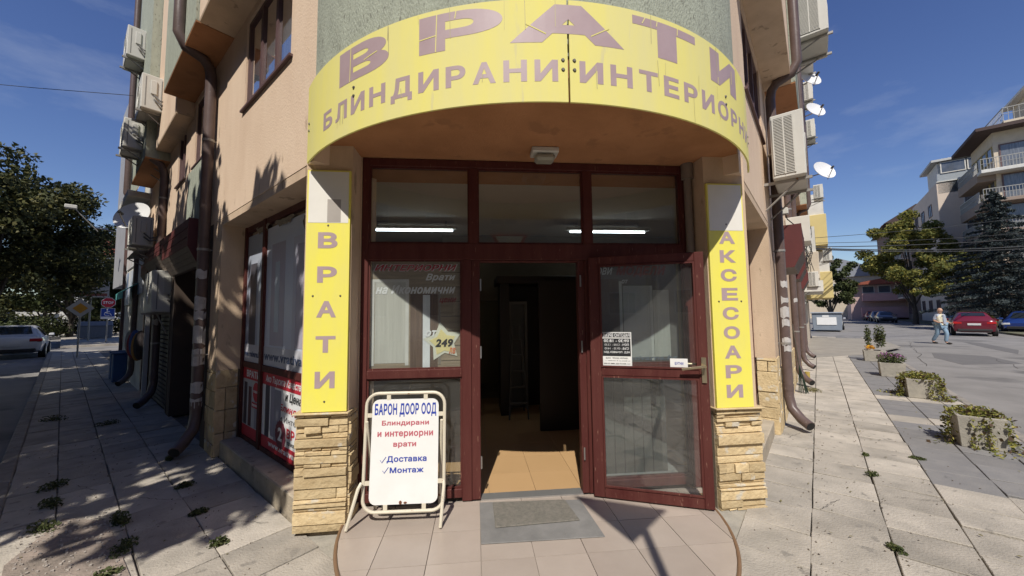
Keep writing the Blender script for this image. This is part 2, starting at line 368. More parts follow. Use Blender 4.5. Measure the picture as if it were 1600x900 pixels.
# pavement bed: a V round the corner, slabs laid on it
def bed(fr, k, s1, name):
    m = MB(fr); m.prism([(-6.0, 0.9), (s1, 0.9), (s1, k - .12), (-6.0, k - .12)], ZR - .1, ZP - .035); return struct(m.build(name, jointm))
sidewalk_l = bed(L, KL, 27, 'left_pavement')
sidewalk_r = bed(RT, KR, 27, 'right_pavement')
PLC = (.43, -.10); PLR = 1.42
def inplat(p): return (p.x - PLC[0]) ** 2 + (p.y - PLC[1]) ** 2 < (PLR - .02) ** 2
def lay_slabs(fr, parent, cols, s0, s1, greyf, other=None):
    near = []; far = MB(fr); farg = MB(fr)
    for ci, (c0, c1) in enumerate(cols):
        s = s0 + random.uniform(0, .2)
        while s < s1:
            w = .425
            mid = fr(s + w / 2, (c0 + c1) / 2, 0)
            ok = not all(inplat(fr(a, b, 0)) for a in (s, s + w) for b in (c0, c1))
            if other and other(fr(s + w / 2, (c0 + c1) / 2, 0)): ok = False
            if ok:
                dist = (Vector((mid.x, mid.y + 3.15, 0))).length
                infront = mid.y > -3.2
                gy = greyf(s, ci)
                if dist < 8.2 and infront:
                    near.append((s, w, c0, c1, gy))
                else:
                    q = farg if gy else far
                    q.box(s + .006, s + w - .006, c0 + .006, c1 - .006, ZP - .05, ZP + random.uniform(-.004, .003))
            s += w
    for (s, w, c0, c1, gy) in near:
        q = MB(fr); tl = [random.uniform(-.007, .007) for _ in range(4)]; g_ = random.uniform(.0025, .0055); e_ = random.uniform(.005, .010)
        lo = [q.v((a, b, ZP - .05)) for a, b in ((s + e_, c0 + g_), (s + w - e_, c0 + g_), (s + w - e_, c1 - g_), (s + e_, c1 - g_))]
        hi = [q.v((a + random.uniform(-.004, .004), b + random.uniform(-.005, .004), ZP + t)) for (a, b), t in zip(((s + e_, c0 + g_), (s + w - e_, c0 + g_), (s + w - e_, c1 - g_), (s + e_, c1 - g_)), tl)]
        for i in range(4): q.bm.faces.new((lo[i], lo[(i + 1) % 4], hi[(i + 1) % 4], hi[i]))
        q.bm.faces.new(hi); q.build('paving_slab', greyslab if gy else slabm, parent, bevel=.004)
    if len(far.bm.verts): stuff(far.build('far_paving_slabs', slabm, parent))
    if len(farg.bm.verts): stuff(farg.build('far_grey_slabs', greyslab, parent))
def lcs(p):
    q = p - Vector((.5, 0, 0)); return (-q.x + q.y) / r2, (-q.x - q.y) / r2
def rcs(p):
    q = p - Vector((.5, 0, 0)); return (q.x + q.y) / r2, (q.x - q.y) / r2
lay_slabs(L, sidewalk_l, [(1.37, 1.83), (1.83, 2.20), (2.20, 2.54), (2.54, KL - .12)], -3.0, 26.8, lambda s, c: False, other=lambda p: p.x > .5)
lay_slabs(RT, sidewalk_r, [(1.34, 1.75), (1.75, 2.18), (2.18, 2.60), (2.60, 3.03), (3.03, 3.42), (3.42, KR - .12)], -3.0, 26.8,
          lambda s, c: c >= 3 and (s > 2.25) and not (4.75 < s < 5.5) and not (6.7 < s < 7.05), other=lambda p: p.x < .5)
# worn asphalt patch that takes over from the slabs further down the right pavement
pt = MB(RT); pt.prism([(13.2, 1.35), (14.5, 1.5), (25.5, 1.35), (25.5, 4.3), (20, 4.5), (15.5, 3.0)], ZP - .02, ZP + .012); struct(pt.build('asphalt_patch', mat('pale_patch', (.30, .275, .235), .95, (.22, .2, .175), 2, .8, .3, 60)))
def kerb(fr, k, s0, s1, name):
    base = None; root = bpy.data.objects.new(name, None); COL.objects.link(root); struct(root)
    s = s0; far = MB(fr)
    while s < s1:
        p = fr(s + .4, k, 0); d = Vector((p.x, p.y + 3.15)).length
        if d < 16 and p.y > -4:
            q = MB(fr); q.box(s + .006, s + .794, k - .12, k, ZR - .08, ZP + .005 + random.uniform(-.006, .006)); q.build('kerb_stone', kerbm, root, bevel=.012)
        else: far.box(s + .006, s + .794, k - .12, k, ZR - .08, ZP + .005)
        s += .8
    stuff(far.build('far_kerb_stones', kerbm, root))
kerb(L, KL, -4.4, 27, 'left_kerb'); kerb(RT, KR, -5.6, 27, 'right_kerb')
# opposite pavements
for fr, a, nm in ((L, 8.0, 'far_left_verge'), (RT, 11.2, 'far_right_verge')):
    q = MB(fr); q.box(12 if fr is RT else -20, 120, a, a + (3.2 if fr is RT else 9), ZR - .1, ZP + .01); struct(q.build(nm, mat('verge_earth', (.16, .14, .10), 1, (.10, .115, .05), 1.5, .9, .8, 30)))
q = MB(L); q.box(33, 70, -3, 2.6, ZR - .1, ZP + .01); struct(q.build('corner_pavement', slabm))
# tarmac repair marks on the right road
for i, (s, o, a, b) in enumerate(((9, 6.2, 5, .9), (15, 5.2, 4, 1.3), (20, 7.5, 7, .5))):
    q = MB(RT); q.prism([(s, o), (s + a * .5, o - b * .2), (s + a, o), (s + a * .9, o + b), (s + a * .3, o + b * 1.1)], ZR - .02, ZR + .004 + .0001 * i); struct(q.build('road_patch', mat('patch_tar', (.15, .143, .138), .9, None, 3, .6, .4, 90)))
# bare concrete apron round the platform
q = MB(); N = 40
q.prism([(PLC[0] + (PLR + .33) * math.cos(math.pi + math.pi * k / N), PLC[1] + (PLR + .33) * math.sin(math.pi + math.pi * k / N)) for k in range(N + 1)], ZR - .1, ZP - .012)
struct(q.build('concrete_apron', concrete))
# ------------------------------------------------------------------ tiled platform
plat = thing('entrance_platform', 'low half-round tiled step of mauve beige tiles in front of the open shop door', 'step', (PLC[0], PLC[1], ZP))
q = MB(); arc = [(PLC[0] + PLR * math.cos(math.pi + math.pi * k / 64), PLC[1] + PLR * math.sin(math.pi + math.pi * k / 64)) for k in range(65)]
q.prism(arc + [(PLC[0] + PLR, .12), (PLC[0] - PLR, .12)], ZR - .1, -.012); q.build('base', tilej, plat)
trimm = mat('brown_edge_trim', (.22, .13, .07), .6)
q = MB(); q.tube([(x, y, -.012) for x, y in arc], .012, 8); q.build('edge_trim', trimm, plat)
def clip_circle(poly, c, r, n=64):
    out = poly
    for k in range(n):
        a = 2 * math.pi * k / n; nx, ny = math.cos(a), math.sin(a); d = r * math.cos(math.pi / n); res = []
        for i in range(len(out)):
            p, q_ = out[i], out[(i + 1) % len(out)]
            dp = (p[0] - c[0]) * nx + (p[1] - c[1]) * ny - d; dq = (q_[0] - c[0]) * nx + (q_[1] - c[1]) * ny - d
            if dp <= 0: res.append(p)
            if (dp < 0) != (dq < 0):
                t = dp / (dp - dq); res.append((p[0] + (q_[0] - p[0]) * t, p[1] + (q_[1] - p[1]) * t))
        out = res
        if len(out) < 3: return None
    return out
TS = .335
for i in range(-3, 10):
    for j in range(0, 6):
        x0 = -1.32 + (i + 1) * TS; y1 = -.075 - (j - 1) * TS; y0 = y1 - TS
        if j == 0: y1 = -.0; y0 = -.075
        gp = .0022
        xa, xb = (max(x0, -.95), min(x0 + TS, 1.93)) if j == 0 else (x0, x0 + TS)
        if xb - xa < .03: continue
        poly = [(xa + gp, y0 + gp), (xb - gp, y0 + gp), (xb - gp, y1 - gp), (xa + gp, y1 - gp)]
        if j > 0: poly = clip_circle(poly, PLC, PLR - .012)
        if poly:
            area = abs(sum(poly[k][0] * poly[(k + 1) % len(poly)][1] - poly[(k + 1) % len(poly)][0] * poly[k][1] for k in range(len(poly)))) / 2
            ctr = (sum(p[0] for p in poly) / len(poly), sum(p[1] for p in poly) / len(poly))
            if area > .001:
                q = MB(); q.prism(poly, -.011, 0 + random.uniform(-.0006, .0006)); q.build('floor_tile', tilem, plat)
# side fillets next to the piers
# ------------------------------------------------------------------ corner building
bld = thing('corner_building', 'peach and green corner apartment block with a curved bay over the door shop', 'building', (.5, 3, ZP))
BC = (.5, .94); BR = 2.115
# ground floor soffit and curved bay
TH = 62
def carc(r, t0, t1, n): return [(BC[0] + r * math.sin(R_(t0 + (t1 - t0) * k / n)), BC[1] - r * math.cos(R_(t0 + (t1 - t0) * k / n))) for k in range(n + 1)]
q = MB(); q.prism(carc(BR - .01, -TH, TH, 48) + [(2.5, .6), (-1.5, .6)], 2.86, 2.98); q.build('entrance_soffit', orange, bld)
q = MB(); a_ = carc(BR, -64, 64, 72); b_ = carc(BR - .25, 64, -64, 72); q.prism(a_ + b_, 2.985, 12.0); q.build('curved_bay', greenst, bld, smooth=True)
# facades
WO = 1.42
def facade(fr, side):
    w = MB(fr)
    # first floor wall with two windows left open (openings are cut by building round them)
    s_open = [(1.55, 2.85), (4.45, 5.3), (5.95, 6.6)] if side == 'L' else [(1.75, 3.3), (4.9, 6.0)]
    z0, zs, zt, z1 = 2.70, 3.78, 4.78, 4.86
    cur = 1.02
    for a, b in s_open:
        w.box(cur, a, WO - .3, WO, z0, z1); w.box(a, b, WO - .3, WO, z0, zs); w.box(a, b, WO - .3, WO, zt, z1); cur = b
    w.box(cur, 13.8 if side == 'L' else 17, WO - .3, WO, z0, z1)
    w.build('first_floor_wall', peach, bld)
    for a, b in s_open:
        fo = MB(fr); t = .04; o0, o1 = WO - .06, WO - .02
        fo.box(a, a + t, o0, o1, zs, zt); fo.box(b - t, b, o0, o1, zs, zt); fo.box(a + t, b - t, o0, o1, zs, zs + t); fo.box(a + t, b - t, o0, o1, zt - t, zt)
        n = 3 if b - a > 1.2 else 2
        for k in range(1, n): x = a + (b - a) * k / n; fo.box(x - .028, x + .028, o0, o1, zs + t, zt - t)
        wi = fo.build('window', brownpvc, bld)
        MB(fr).box(a + t, b - t, WO - .046, WO - .04, zs + t, zt - t).build('pane', DGLASS, wi)
        MB(fr).box(a + t, b - t, WO - .07, WO - .066, zs + t, zt - t).build('curtain', curtain, wi)
        MB(fr).box(a - .05, b + .05, WO - .06, WO + .03, zs - .022, zs).build('sill', brownpvc, wi)
facade(L, 'L'); facade(RT, 'R')
# ground-floor lintel soffit of the recessed display windows, seen from below
for fr in (L, RT):
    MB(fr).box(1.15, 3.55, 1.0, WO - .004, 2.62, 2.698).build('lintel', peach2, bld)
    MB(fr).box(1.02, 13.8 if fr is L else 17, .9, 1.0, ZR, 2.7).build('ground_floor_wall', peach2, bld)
# green panel under the second left window, set a little proud
MB(L).box(4.12, 5.55, WO, WO + .02, 2.72, 3.74).build('green_panel', greenst, bld)
# upper overhangs
def bay(fr, s0, s1, o1, z0, z1, wallm, under, name='bay'):
    b = MB(fr); b.box(s0, s1, WO - .3, o1, z0 + .02, z1); w = b.build(name, wallm, bld)
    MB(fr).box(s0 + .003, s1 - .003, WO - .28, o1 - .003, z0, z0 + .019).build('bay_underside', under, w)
    return w
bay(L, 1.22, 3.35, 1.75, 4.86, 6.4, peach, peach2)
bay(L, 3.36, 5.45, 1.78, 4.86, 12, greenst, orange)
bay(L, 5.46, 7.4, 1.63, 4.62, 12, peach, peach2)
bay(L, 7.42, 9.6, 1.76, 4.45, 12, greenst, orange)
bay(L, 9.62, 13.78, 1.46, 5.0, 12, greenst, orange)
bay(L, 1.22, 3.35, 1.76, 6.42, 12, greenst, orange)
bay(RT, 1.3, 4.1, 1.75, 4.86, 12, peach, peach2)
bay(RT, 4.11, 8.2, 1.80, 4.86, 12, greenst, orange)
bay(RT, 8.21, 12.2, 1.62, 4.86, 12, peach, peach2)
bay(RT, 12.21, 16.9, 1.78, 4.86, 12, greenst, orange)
# white framed glazing on an upper floor above the left bays
for (s0, s1, z0, z1, o) in ((9.7, 11.2, 6.2, 7.6, 1.60),):
    fo = MB(L); fo.box(s0, s1, o, o + .05, z0, z0 + .06); fo.box(s0, s1, o, o + .05, z1 - .06, z1)
    for k in range(4): x = s0 + (s1 - s0 - .06) * k / 3; fo.box(x, x + .06, o, o + .05, z0, z1)
    wi = fo.build('window', whitest, bld); MB(L).box(s0, s1, o + .01, o + .02, z0, z1).build('pane', DGLASS, wi)
# solid core so nothing shows through
q = MB(); q.prism([(.5 - 1.38, .0 + .52), (.5 + 1.38, .52), (18, 17), (-18, 17)], 2.99, 11.9); q.build('core', greyst, bld)
# ------------------------------------------------------------------ piers with ledge stone
def ledge_stones(pier, face, x0, x1, z0, z1):
    """face(x, out, z) -> world"""
    z = z0
    while z < z1 - .012:
        h = min(random.choice((.02, .028, .04, .055, .075, .06, .03, .09)), z1 - z)
        if z1 - z - h < .02: h = z1 - z
        x = x0
        while x < x1 - .01:
            w = random.choice((.07, .12, .19, .24, .30, .38, .41)); w = min(w, x1 - x)
            if x1 - x - w < .05: w = x1 - x
            d = random.uniform(.022, .058); q = MB()
            lo = [q.bm.verts.new(face(a, 0, c)) for a, c in ((x + .002, z + .002), (x + w - .002, z + .002), (x + w - .002, z + h - .003), (x + .002, z + h - .003))]
            md = [q.bm.verts.new(face(a, d * .9 + random.uniform(-.004, .004), c)) for a, c in ((x + .0025, z + .003), (x + w - .003, z + .004 + random.uniform(0, .004)), (x + w - .003, z + h - .004), (x + .0025, z + h - .004 - random.uniform(0, .004)))]
            xm = x + w * random.uniform(.3, .7); zm = z + h * .5
            ce = q.bm.verts.new(face(xm, d * .94, zm))
            for i in range(4):
                j = (i + 1) % 4
                q.bm.faces.new((lo[i], lo[j], md[j], md[i])); q.bm.faces.new((md[i], md[j], ce))
            q.build('cladding_stone', stone, pier)
            x += w
        z += h
PF = -.20
def pier(xa, xb, fr, side, top):
    # plan: straight front, outer flank following the street wall
    sg = -1 if side == 'L' else 1
    outer = xa if side == 'L' else xb; inner = xb if side == 'L' else xa
    pts = [(outer, PF), (inner, PF), (inner, .12), (outer - sg * .18, .12), (outer - sg * .02, PF + .12)] 
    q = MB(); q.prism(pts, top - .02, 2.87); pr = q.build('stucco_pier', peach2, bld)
    q = MB(); q.prism([(outer + sg * .02, PF + .02), (inner - sg * .002, PF + .02), (inner - sg * .002, .11), (outer - sg * .15, .11)], ZP - .05, top - .021); cr_ = q.build('stone_pier', mortar, bld)
    lo, hi = min(outer + sg * .03, inner), max(outer + sg * .03, inner)
    ledge_stones(cr_, lambda x, o, z: Vector((x, PF + .02 - o, z)), lo, hi, ZP - .01 if side == 'R' else -.05, top)
    if side == 'L':
        ledge_stones(cr_, lambda x, o, z: Vector((inner - .01 + o * .7, x, z)), PF + .01, -.01, -.02, top)
    MB().box(lo - .012, hi + .012, PF - .045, PF + .12, top + .002, top + .016).build('ledge_cap', stone, cr_, bevel=.004)
    return pr
pier(-1.31, -.965, L, 'L', .79); pier(1.955, 2.33, RT, 'R', .71)
# reveal between pier and frame at both sides
MB().box(-.963, -.953, .0, .2, ZP, 2.858).build('reveal', peach2, bld)
MB().box(1.947, 1.954, .0, .2, ZP, 2.858).build('reveal', peach2, bld)
# ------------------------------------------------------------------ entrance frame (fixed parts)
q = MB(); D0, D1 = .0, .09
def fb(x0, x1, z0, z1, d0=D0, d1=D1): q.box(x0, x1, d0, d1, z0, z1)
fb(-.951, -.895, 0.002, 2.856); fb(1.86, 1.945, 0.002, 2.856)                  # outer posts
fb(-.895, 1.86, 2.79, 2.856); fb(-.895, 1.86, 1.985, 2.125)                    # head and transom rail
fb(-.125, -.045, 0.002, 1.985); fb(-.045, .028, .002, 1.985, .012, .08)         # left door post: frame and jamb
fb(.885, .945, 0.002, 1.985, .012, .08); fb(.945, 1.0, .002, 1.985)
fb(-.06, .012, 2.125, 2.79); fb(.945, 1.02, 2.125, 2.79)                        # transom mullions
fb(-.895, -.125, 1.0, 1.07); fb(-.895, -.125, .03, .10); fb(1.0, 1.86, 1.0, 1.07); fb(1.0, 1.86, .03, .10)
fb(.028, .885, 1.968, 1.984, .012, .08)
frm = q.build('entrance_frame', redwood, bld, bevel=.004)
# thin beads round the glass
def bead(par, x0, x1, z0, z1, y=-.006, t=.014, fr=WR, m=redwood, name='glazing_bead'):
    b = MB(fr); b.box(x0, x1, y, y + .012, z0, z0 + t); b.box(x0, x1, y, y + .012, z1 - t, z1); b.box(x0, x0 + t, y, y + .012, z0 + t, z1 - t); b.box(x1 - t, x1, y, y + .012, z0 + t, z1 - t)
    return b.build(name, m, par)
for (a, b, c, d) in ((-.895, -.06, 2.125, 2.79), (.012, .945, 2.125, 2.79), (1.02, 1.86, 2.125, 2.79), (-.895, -.125, 1.07, 1.985), (-.895, -.125, .10, 1.0), (1.0, 1.86, 1.07, 1.985), (1.0, 1.86, .10, 1.0)):
    MB().box(a, b, .040, .046, c, d).build('pane', GLASS, frm); bead(frm, a, b, c, d, y=.015)
for z in (.25, 1.15, 1.72):
    MB().tube([(.034, .005, z), (.034, .005, z + .10)], .007, 8).build('hinge', steel, frm)
    MB().tube([(.905, .003, z + .03), (.905, .003, z + .13)], .007, 8).build('hinge', steel, frm)
MB().box(.028, .885, -.004, .10, .0008, .010).build('threshold', mat('alu_strip', (.5, .49, .47), .35, metal=.7), frm)
# ------------------------------------------------------------------ open door leaf
la = math.atan2(-.35, .9)
door = MB(); DF = Fr((.965, -.045, .012), (math.cos(la), math.sin(la), 0), (-math.sin(la), math.cos(la), 0))
door.fr = DF
LW = .90; LH = 1.985
for (a, b, c, d) in ((0, .088, 0, LH), (LW - .07, LW, 0, LH), (.088, LW - .07, LH - .075, LH), (.088, LW - .07, .985, 1.055), (.088, LW - .07, 0, .085)): door.box(a, b, -.024, .024, c, d)
dleaf = door.build('door_leaf', redwood, bld, bevel=.005)
MB(DF).box(.088, LW - .07, -.003, .003, 1.055, LH - .075).build('pane', GLASS, dleaf)
MB(DF).box(.088, LW - .07, -.003, .003, .085, .985).build('pane', GLASS, dleaf)
bead(dleaf, .088, LW - .07, 1.055, LH - .075, y=-.031, fr=DF); bead(dleaf, .088, LW - .07, .085, .985, y=-.031, fr=DF)
h = MB(DF); h.box(LW - .052, LW - .018, -.036, -.0245, .955, 1.15); h.tube([(LW - .034, -.036, 1.085), (LW - .034, -.085, 1.085), (LW - .06, -.09, 1.085), (LW - .20, -.075, 1.06)], .010, 8)
h.tube([(LW - .034, .03, 1.085), (LW - .034, .075, 1.085), (LW - .17, .075, 1.085)], .010, 8)
h.build('handle', chrome, dleaf, smooth=True)
MB(DF).box(LW + .001, LW + .004, -.015, .015, .9, 1.15).build('lock_plate', steel, dleaf)
# stickers and posters: things of their own fixed to glass
def lettered(name, label, cat, loc, group=None): return thing(name, label, cat, loc, 0, group)
# hours plate, stuck on the outer face of the door glass so it reads backwards from here
hp = lettered('opening_hours_plate', 'black and white opening hours plate read backwards through the open door glass', 'sign', DF(.22, .006, 1.08))
rectf(DF, .0035, 1, paper, hp, .092, .335, 1.062, 1.345, .002, 'plate')
rectf(DF, -.0038, -1, blackp, hp, .10, .327, 1.145, 1.292, .0012, 'print_panel'); rectf(DF, -.0038, -1, blackp, hp, .10, .327, 1.30, 1.338, .0012, 'print_panel')
rectf(DF, -.0038, -1, paper, hp, .094, .333, 1.064, 1.343, .0006, 'sheet')
hf = planefn(DF, -.0052, -1)
for tx, x0, x1, y0, y1, mm in (('РАБОТНО ВРЕМЕ', .105, .322, 1.304, 1.334, whitep), ('09:30 - 18:30', .113, .314, 1.261, 1.285, whitep), ('ПОЧ.: 12:00 - 12:30', .118, .312, 1.231, 1.250, whitep),
                               ('СЪБ.: 09:30 - 14:00', .118, .312, 1.200, 1.219, whitep), ('НЕД.: ПОЧИВЕН ДЕН', .112, .318, 1.168, 1.187, whitep),
                               ('„БАРОН ДООР“ ООД', .125, .305, 1.122, 1.135, blackp), ('гр. Варна, ул. Й. ГАГАРИН 101', .118, .318, 1.103, 1.113, blackp), ('тел. 052 619 222, 0888 703 802', .108, .322, 1.078, 1.089, blackp)):
    lettering(tx, mm, hp, hf, x0, x1, y0, y1, .012, mirror=True, thick=.0008)
pp = lettered('push_plate', 'small white plate lettered in blue beside the door handle', 'sign', DF(.69, -.006, 1.06))
rectf(DF, -.0045, -1, paper, pp, .625, .755, 1.063, 1.135, .003, 'plate'); lettering('БУТНИ', bluep, pp, planefn(DF, -.0078, -1), .66, .722, 1.086, 1.108, .02)
# poster behind the left fixed pane
def star(fr, b, sgn, cx, cz, r, m, par, t=.002, rot=0, k=.5, lift=0):
    q = MB(fr); pts = []
    for i in range(10):
        a = math.pi / 2 + i * math.pi / 5 + rot; rr_ = r if i % 2 == 0 else r * k; pts.append((cx + rr_ * math.cos(a), cz + rr_ * math.sin(a)))
    b0, b1 = b + sgn * lift, b + sgn * (lift + t)
    A = [q.v((x, b0, z)) for x, z in pts]; B = [q.v((x, b1, z)) for x, z in pts]
    q.bm.faces.new(A); q.bm.faces.new(B[::-1])
    for i in range(10): q.bm.faces.new((A[i], B[i], B[(i + 1) % 10], A[(i + 1) % 10]))
    return q.build('star', m, par, bevel=0)
lp = lettered('door_price_poster', 'glass poster of a grey and a brown door priced from 249, beside the doorway', 'poster', (-.5, .05, 1.1))
yb = .062
rectf(WR, yb, 1, posterwall, lp, -.894, -.126, 1.071, 1.984, .003, 'sheet')
for k in range(7): rectf(WR, yb, -1, mat('plank_gap', (.04, .03, .022), .9), lp, -.30, -.127, 1.13 + k * .125, 1.134 + k * .125, .001, 'plank_line')
rectf(WR, yb, -1, postergrey, lp, -.85, -.595, 1.12, 1.80, .002); rectf(WR, yb, -1, mat('poster_trim', (.66, .65, .60), .5), lp, -.60, -.572, 1.10, 1.81, .003); rectf(WR, yb, -1, mat('poster_trim', (.66, .65, .60), .5), lp, -.885, -.855, 1.10, 1.81, .003)
rectf(WR, yb, -1, mat('poster_trim', (.66, .65, .60), .5), lp, -.885, -.572, 1.80, 1.825, .0035)
rectf(WR, yb, -1, posterdark, lp, -.56, -.33, 1.08, 1.70, .002); rectf(WR, yb, -1, mat('poster_glass_strip', (.75, .77, .77), .4), lp, -.455, -.395, 1.08, 1.69, .003)
rectf(WR, yb, -1, mat('poster_trim2', (.25, .22, .18), .5), lp, -.325, -.305, 1.10, 1.72, .003)
rectf(WR, yb, -1, mat('poster_trim2', (.25, .22, .18), .5), lp, -.565, -.305, 1.715, 1.735, .003)
pf = planefn(WR, yb - .004, -1); LX = lambda u: -.894 + .768 * u
lettering('ИНТЕРИОРНИ', whitep, lp, planefn(WR, yb - .003, -1), LX(.035), LX(.955), 1.893, 1.953, .045, .35, thick=.001)
lettering('ИНТЕРИОРНИ', redp, lp, pf, LX(.045), LX(.945), 1.897, 1.950, .025, .35)
lettering('Врати', whitep, lp, pf, LX(.60), LX(.93), 1.80, 1.873, .03, .35)
lettering('на Икономични', whitep, lp, pf, LX(.06), LX(.93), 1.70, 1.775, .035, .35)
lettering('цени', darkred, lp, pf, LX(.75), LX(.94), 1.615, 1.665, .03, .35)
star(WR, yb - .004, -1, -.285, 1.29, .17, mat('star_cream', (.72, .72, .60), .5), lp, rot=.15, k=.55)
star(WR, yb - .0065, -1, -.285, 1.285, .115, mat('star_yellow', (.78, .68, .33), .5), lp, rot=.15, k=.6)
lettering('от', whitep, lp, planefn(WR, yb - .009, -1), -.43, -.335, 1.335, 1.39, .04, .3)
lettering('249', blackp, lp, planefn(WR, yb - .009, -1), -.35, -.20, 1.245, 1.315, .05, .2)
lettering('лв', mat('orange_print', (.7, .22, .1), .5), lp, planefn(WR, yb - .009, -1), -.235, -.18, 1.19, 1.24, .03, .2)
# poster behind the right fixed pane, seen through the open leaf
rp_ = lettered('new_models_poster', 'dim glass poster of three doors seen through the open door leaf', 'poster', (1.4, .05, 1.1))
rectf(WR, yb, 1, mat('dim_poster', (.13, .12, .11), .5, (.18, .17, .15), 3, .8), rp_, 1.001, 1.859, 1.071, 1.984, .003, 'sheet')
rectf(WR, yb, -1, posterdark, rp_, 1.03, 1.27, 1.12, 1.82, .002); rectf(WR, yb, -1, mat('poster_trim', (.66, .65, .60), .5), rp_, 1.275, 1.30, 1.10, 1.80, .003)
rectf(WR, yb, -1, mat('poster_white_door', (.50, .49, .46), .5), rp_, 1.31, 1.56, 1.12, 1.76, .002); rectf(WR, yb, -1, postergrey, rp_, 1.59, 1.74, 1.12, 1.72, .002)
rectf(WR, yb, -1, mat('poster_trim', (.66, .65, .60), .5), rp_, 1.56, 1.585, 1.09, 1.76, .003)
lettering('НОВИ', whitep, rp_, pf, 1.02, 1.22, 1.86, 1.925, .03, .3); lettering('МОДЕЛИ', mat('dull_red_print', (.30, .045, .04), .5), rp_, pf, 1.25, 1.72, 1.84, 1.94, .04, .3)
lettering('от', whitep, rp_, pf, 1.30, 1.36, 1.78, 1.815, .03, .3); lettering('BARONDOOR', mat('grey_print', (.16, .15, .14), .5), rp_, pf, 1.38, 1.74, 1.765, 1.82, .03, .3)
lettering('www.vrativarna.bg', mat('steel_print', (.20, .23, .27), .5), rp_, pf, 1.03, 1.80, 1.082, 1.135, .03, .3)
# low sheet behind the lower right pane: a leaning door with a dark handle
ld = lettered('displayed_door', 'grey grooved door with a black handle displayed behind the lower right glass', 'door', (1.35, .2, 0))
q = MB(); q.box(1.10, 1.75, .22, .26, .02, .995)
q.build('slab', mat('grey_olive_door', (.10, .10, .088), .45, None, 4, .4), ld)
for k in range(6): MB().box(1.16 + k * .09, 1.167 + k * .09, .216, .2205, .05, .98).build('groove', blackp, ld)
q = MB(); q.box(1.62, 1.655, .208, .216, .66, .86); q.box(1.53, 1.65, .17, .19, .80, .815); q.box(1.635, 1.65, .17, .21, .80, .815); q.build('handle', blackp, ld)
q = MB(); q.box(1.02, 1.85, .12, .46, .0, .06); prop(q.build('display_plinth', mat('plinth', (.33, .32, .30), .7)), 'low grey plinth on the floor behind the right lower glass', 'plinth')
# ------------------------------------------------------------------ the room
q = MB(); q.prism([(-1.3, .1), (2.3, .1), (6.4, 5.2), (-5.4, 5.2)], -.12, -.012); struct(q.build('shop_floor', tilej))
flr = [o for o in S.objects if o.name == 'shop_floor'][0]
for i in range(-3, 9):
    for j in range(0, 9):
        x0 = -.3 + i * .4; y0 = .095 + j * .4
        if x0 + .2 < .5 - 1.3 - y0 or x0 > .5 + 1.3 + y0 - .3: continue
        MB().box(x0 + .0015, x0 + .3985, y0 + .0015, y0 + .3985, -.0119, random.uniform(-.0007, 0)).build('room_tile', intile, flr)
MB().prism([(-1.25, .1), (2.25, .1), (6.4, 5.2), (-5.4, 5.2)], 2.93, 2.984).build('room_ceiling', ceilin, bld)
MB().box(-5.4, 6.4, 5.2, 5.35, -.05, 2.93).build('room_back_wall', wallin, bld)
for fr in (L, RT): MB(fr).box(3.6, 8.2, 1.0, 1.02, -.05, 2.93).build('room_side_wall', wallin, bld)
MB().box(-1.05, -.2, 2.9, 3.05, 0, 2.35).build('partition', wallin, bld); MB().box(-.6, 4.5, 3.4, 3.5, 1.75, 2.92).build('room_beam', mat('dim_beam', (.12, .10, .07), .9), bld)
pt_ = thing('display_portal', 'black wooden cabinet with a deep cornice inside the dark shop', 'cabinet', (.9, 2.6, 0))
MB().box(.30, 2.5, 2.45, 3.2, 1.98, 2.10).build('cornice', blackin, pt_, bevel=.01); MB().box(.36, .50, 2.5, 3.1, 0, 1.98).build('side_post', blackin, pt_); MB().box(.82, 1.6, 1.7, 1.76, 0, 1.95).build('door_panel', blackin, pt_); MB().box(.50, 1.9, 3.1, 3.16, 0, 1.98).build('back_panel', blackin, pt_)
fd = thing('displayed_frame', 'pale door frame standing inside the dark shop behind the ladder', 'door frame', (.6, 2.9, 0))
q = MB(); q.box(.52, .56, 2.85, 2.95, 0, 1.72); q.box(.78, .82, 2.85, 2.95, 0, 1.72); q.box(.56, .78, 2.85, 2.95, 1.68, 1.72); q.build('frame', mat('pale_frame', (.22, .21, .19), .5), fd)
MB().box(.56, .78, 2.96, 3.0, 0, 1.68).build('door_panel', mat('grey_panel', (.16, .16, .15), .5), fd)
dk = thing('leaning_door', 'dark brown door leaf leaning on the left inner wall of the shop', 'door', (-.1, 2.5, 0)); MB().box(-.15, .06, 2.62, 2.66, 0, 1.55).build('slab', blackin, dk)
ladder = thing('step_ladder', 'silver folding step ladder inside the shop doorway', 'ladder', (.6, 2.35, 0))
for x in (.46, .74): MB().tube([(x, 2.25, 0), (.6 + (x - .6) * .35, 2.5, 1.35)], .013, 6).build('front_rail', mat('dull_aluminium', (.12, .12, .115), .6), ladder); MB().tube([(x, 2.75, 0), (.6 + (x - .6) * .35, 2.5, 1.35)], .010, 6).build('rear_rail', mat('dull_aluminium', (.12, .12, .115), .6), ladder)
for k in range(1, 6):
    t = k / 6; MB().box(.6 - .14 + .09 * t, .6 + .14 - .09 * t, 2.25 + .25 * t - .03, 2.25 + .25 * t + .03, 1.35 * t - .01, 1.35 * t + .01).build('tread', mat('dull_aluminium', (.12, .12, .115), .6), ladder)
tubem = emis('tube_light', (.85, .95, 1), 9.0)
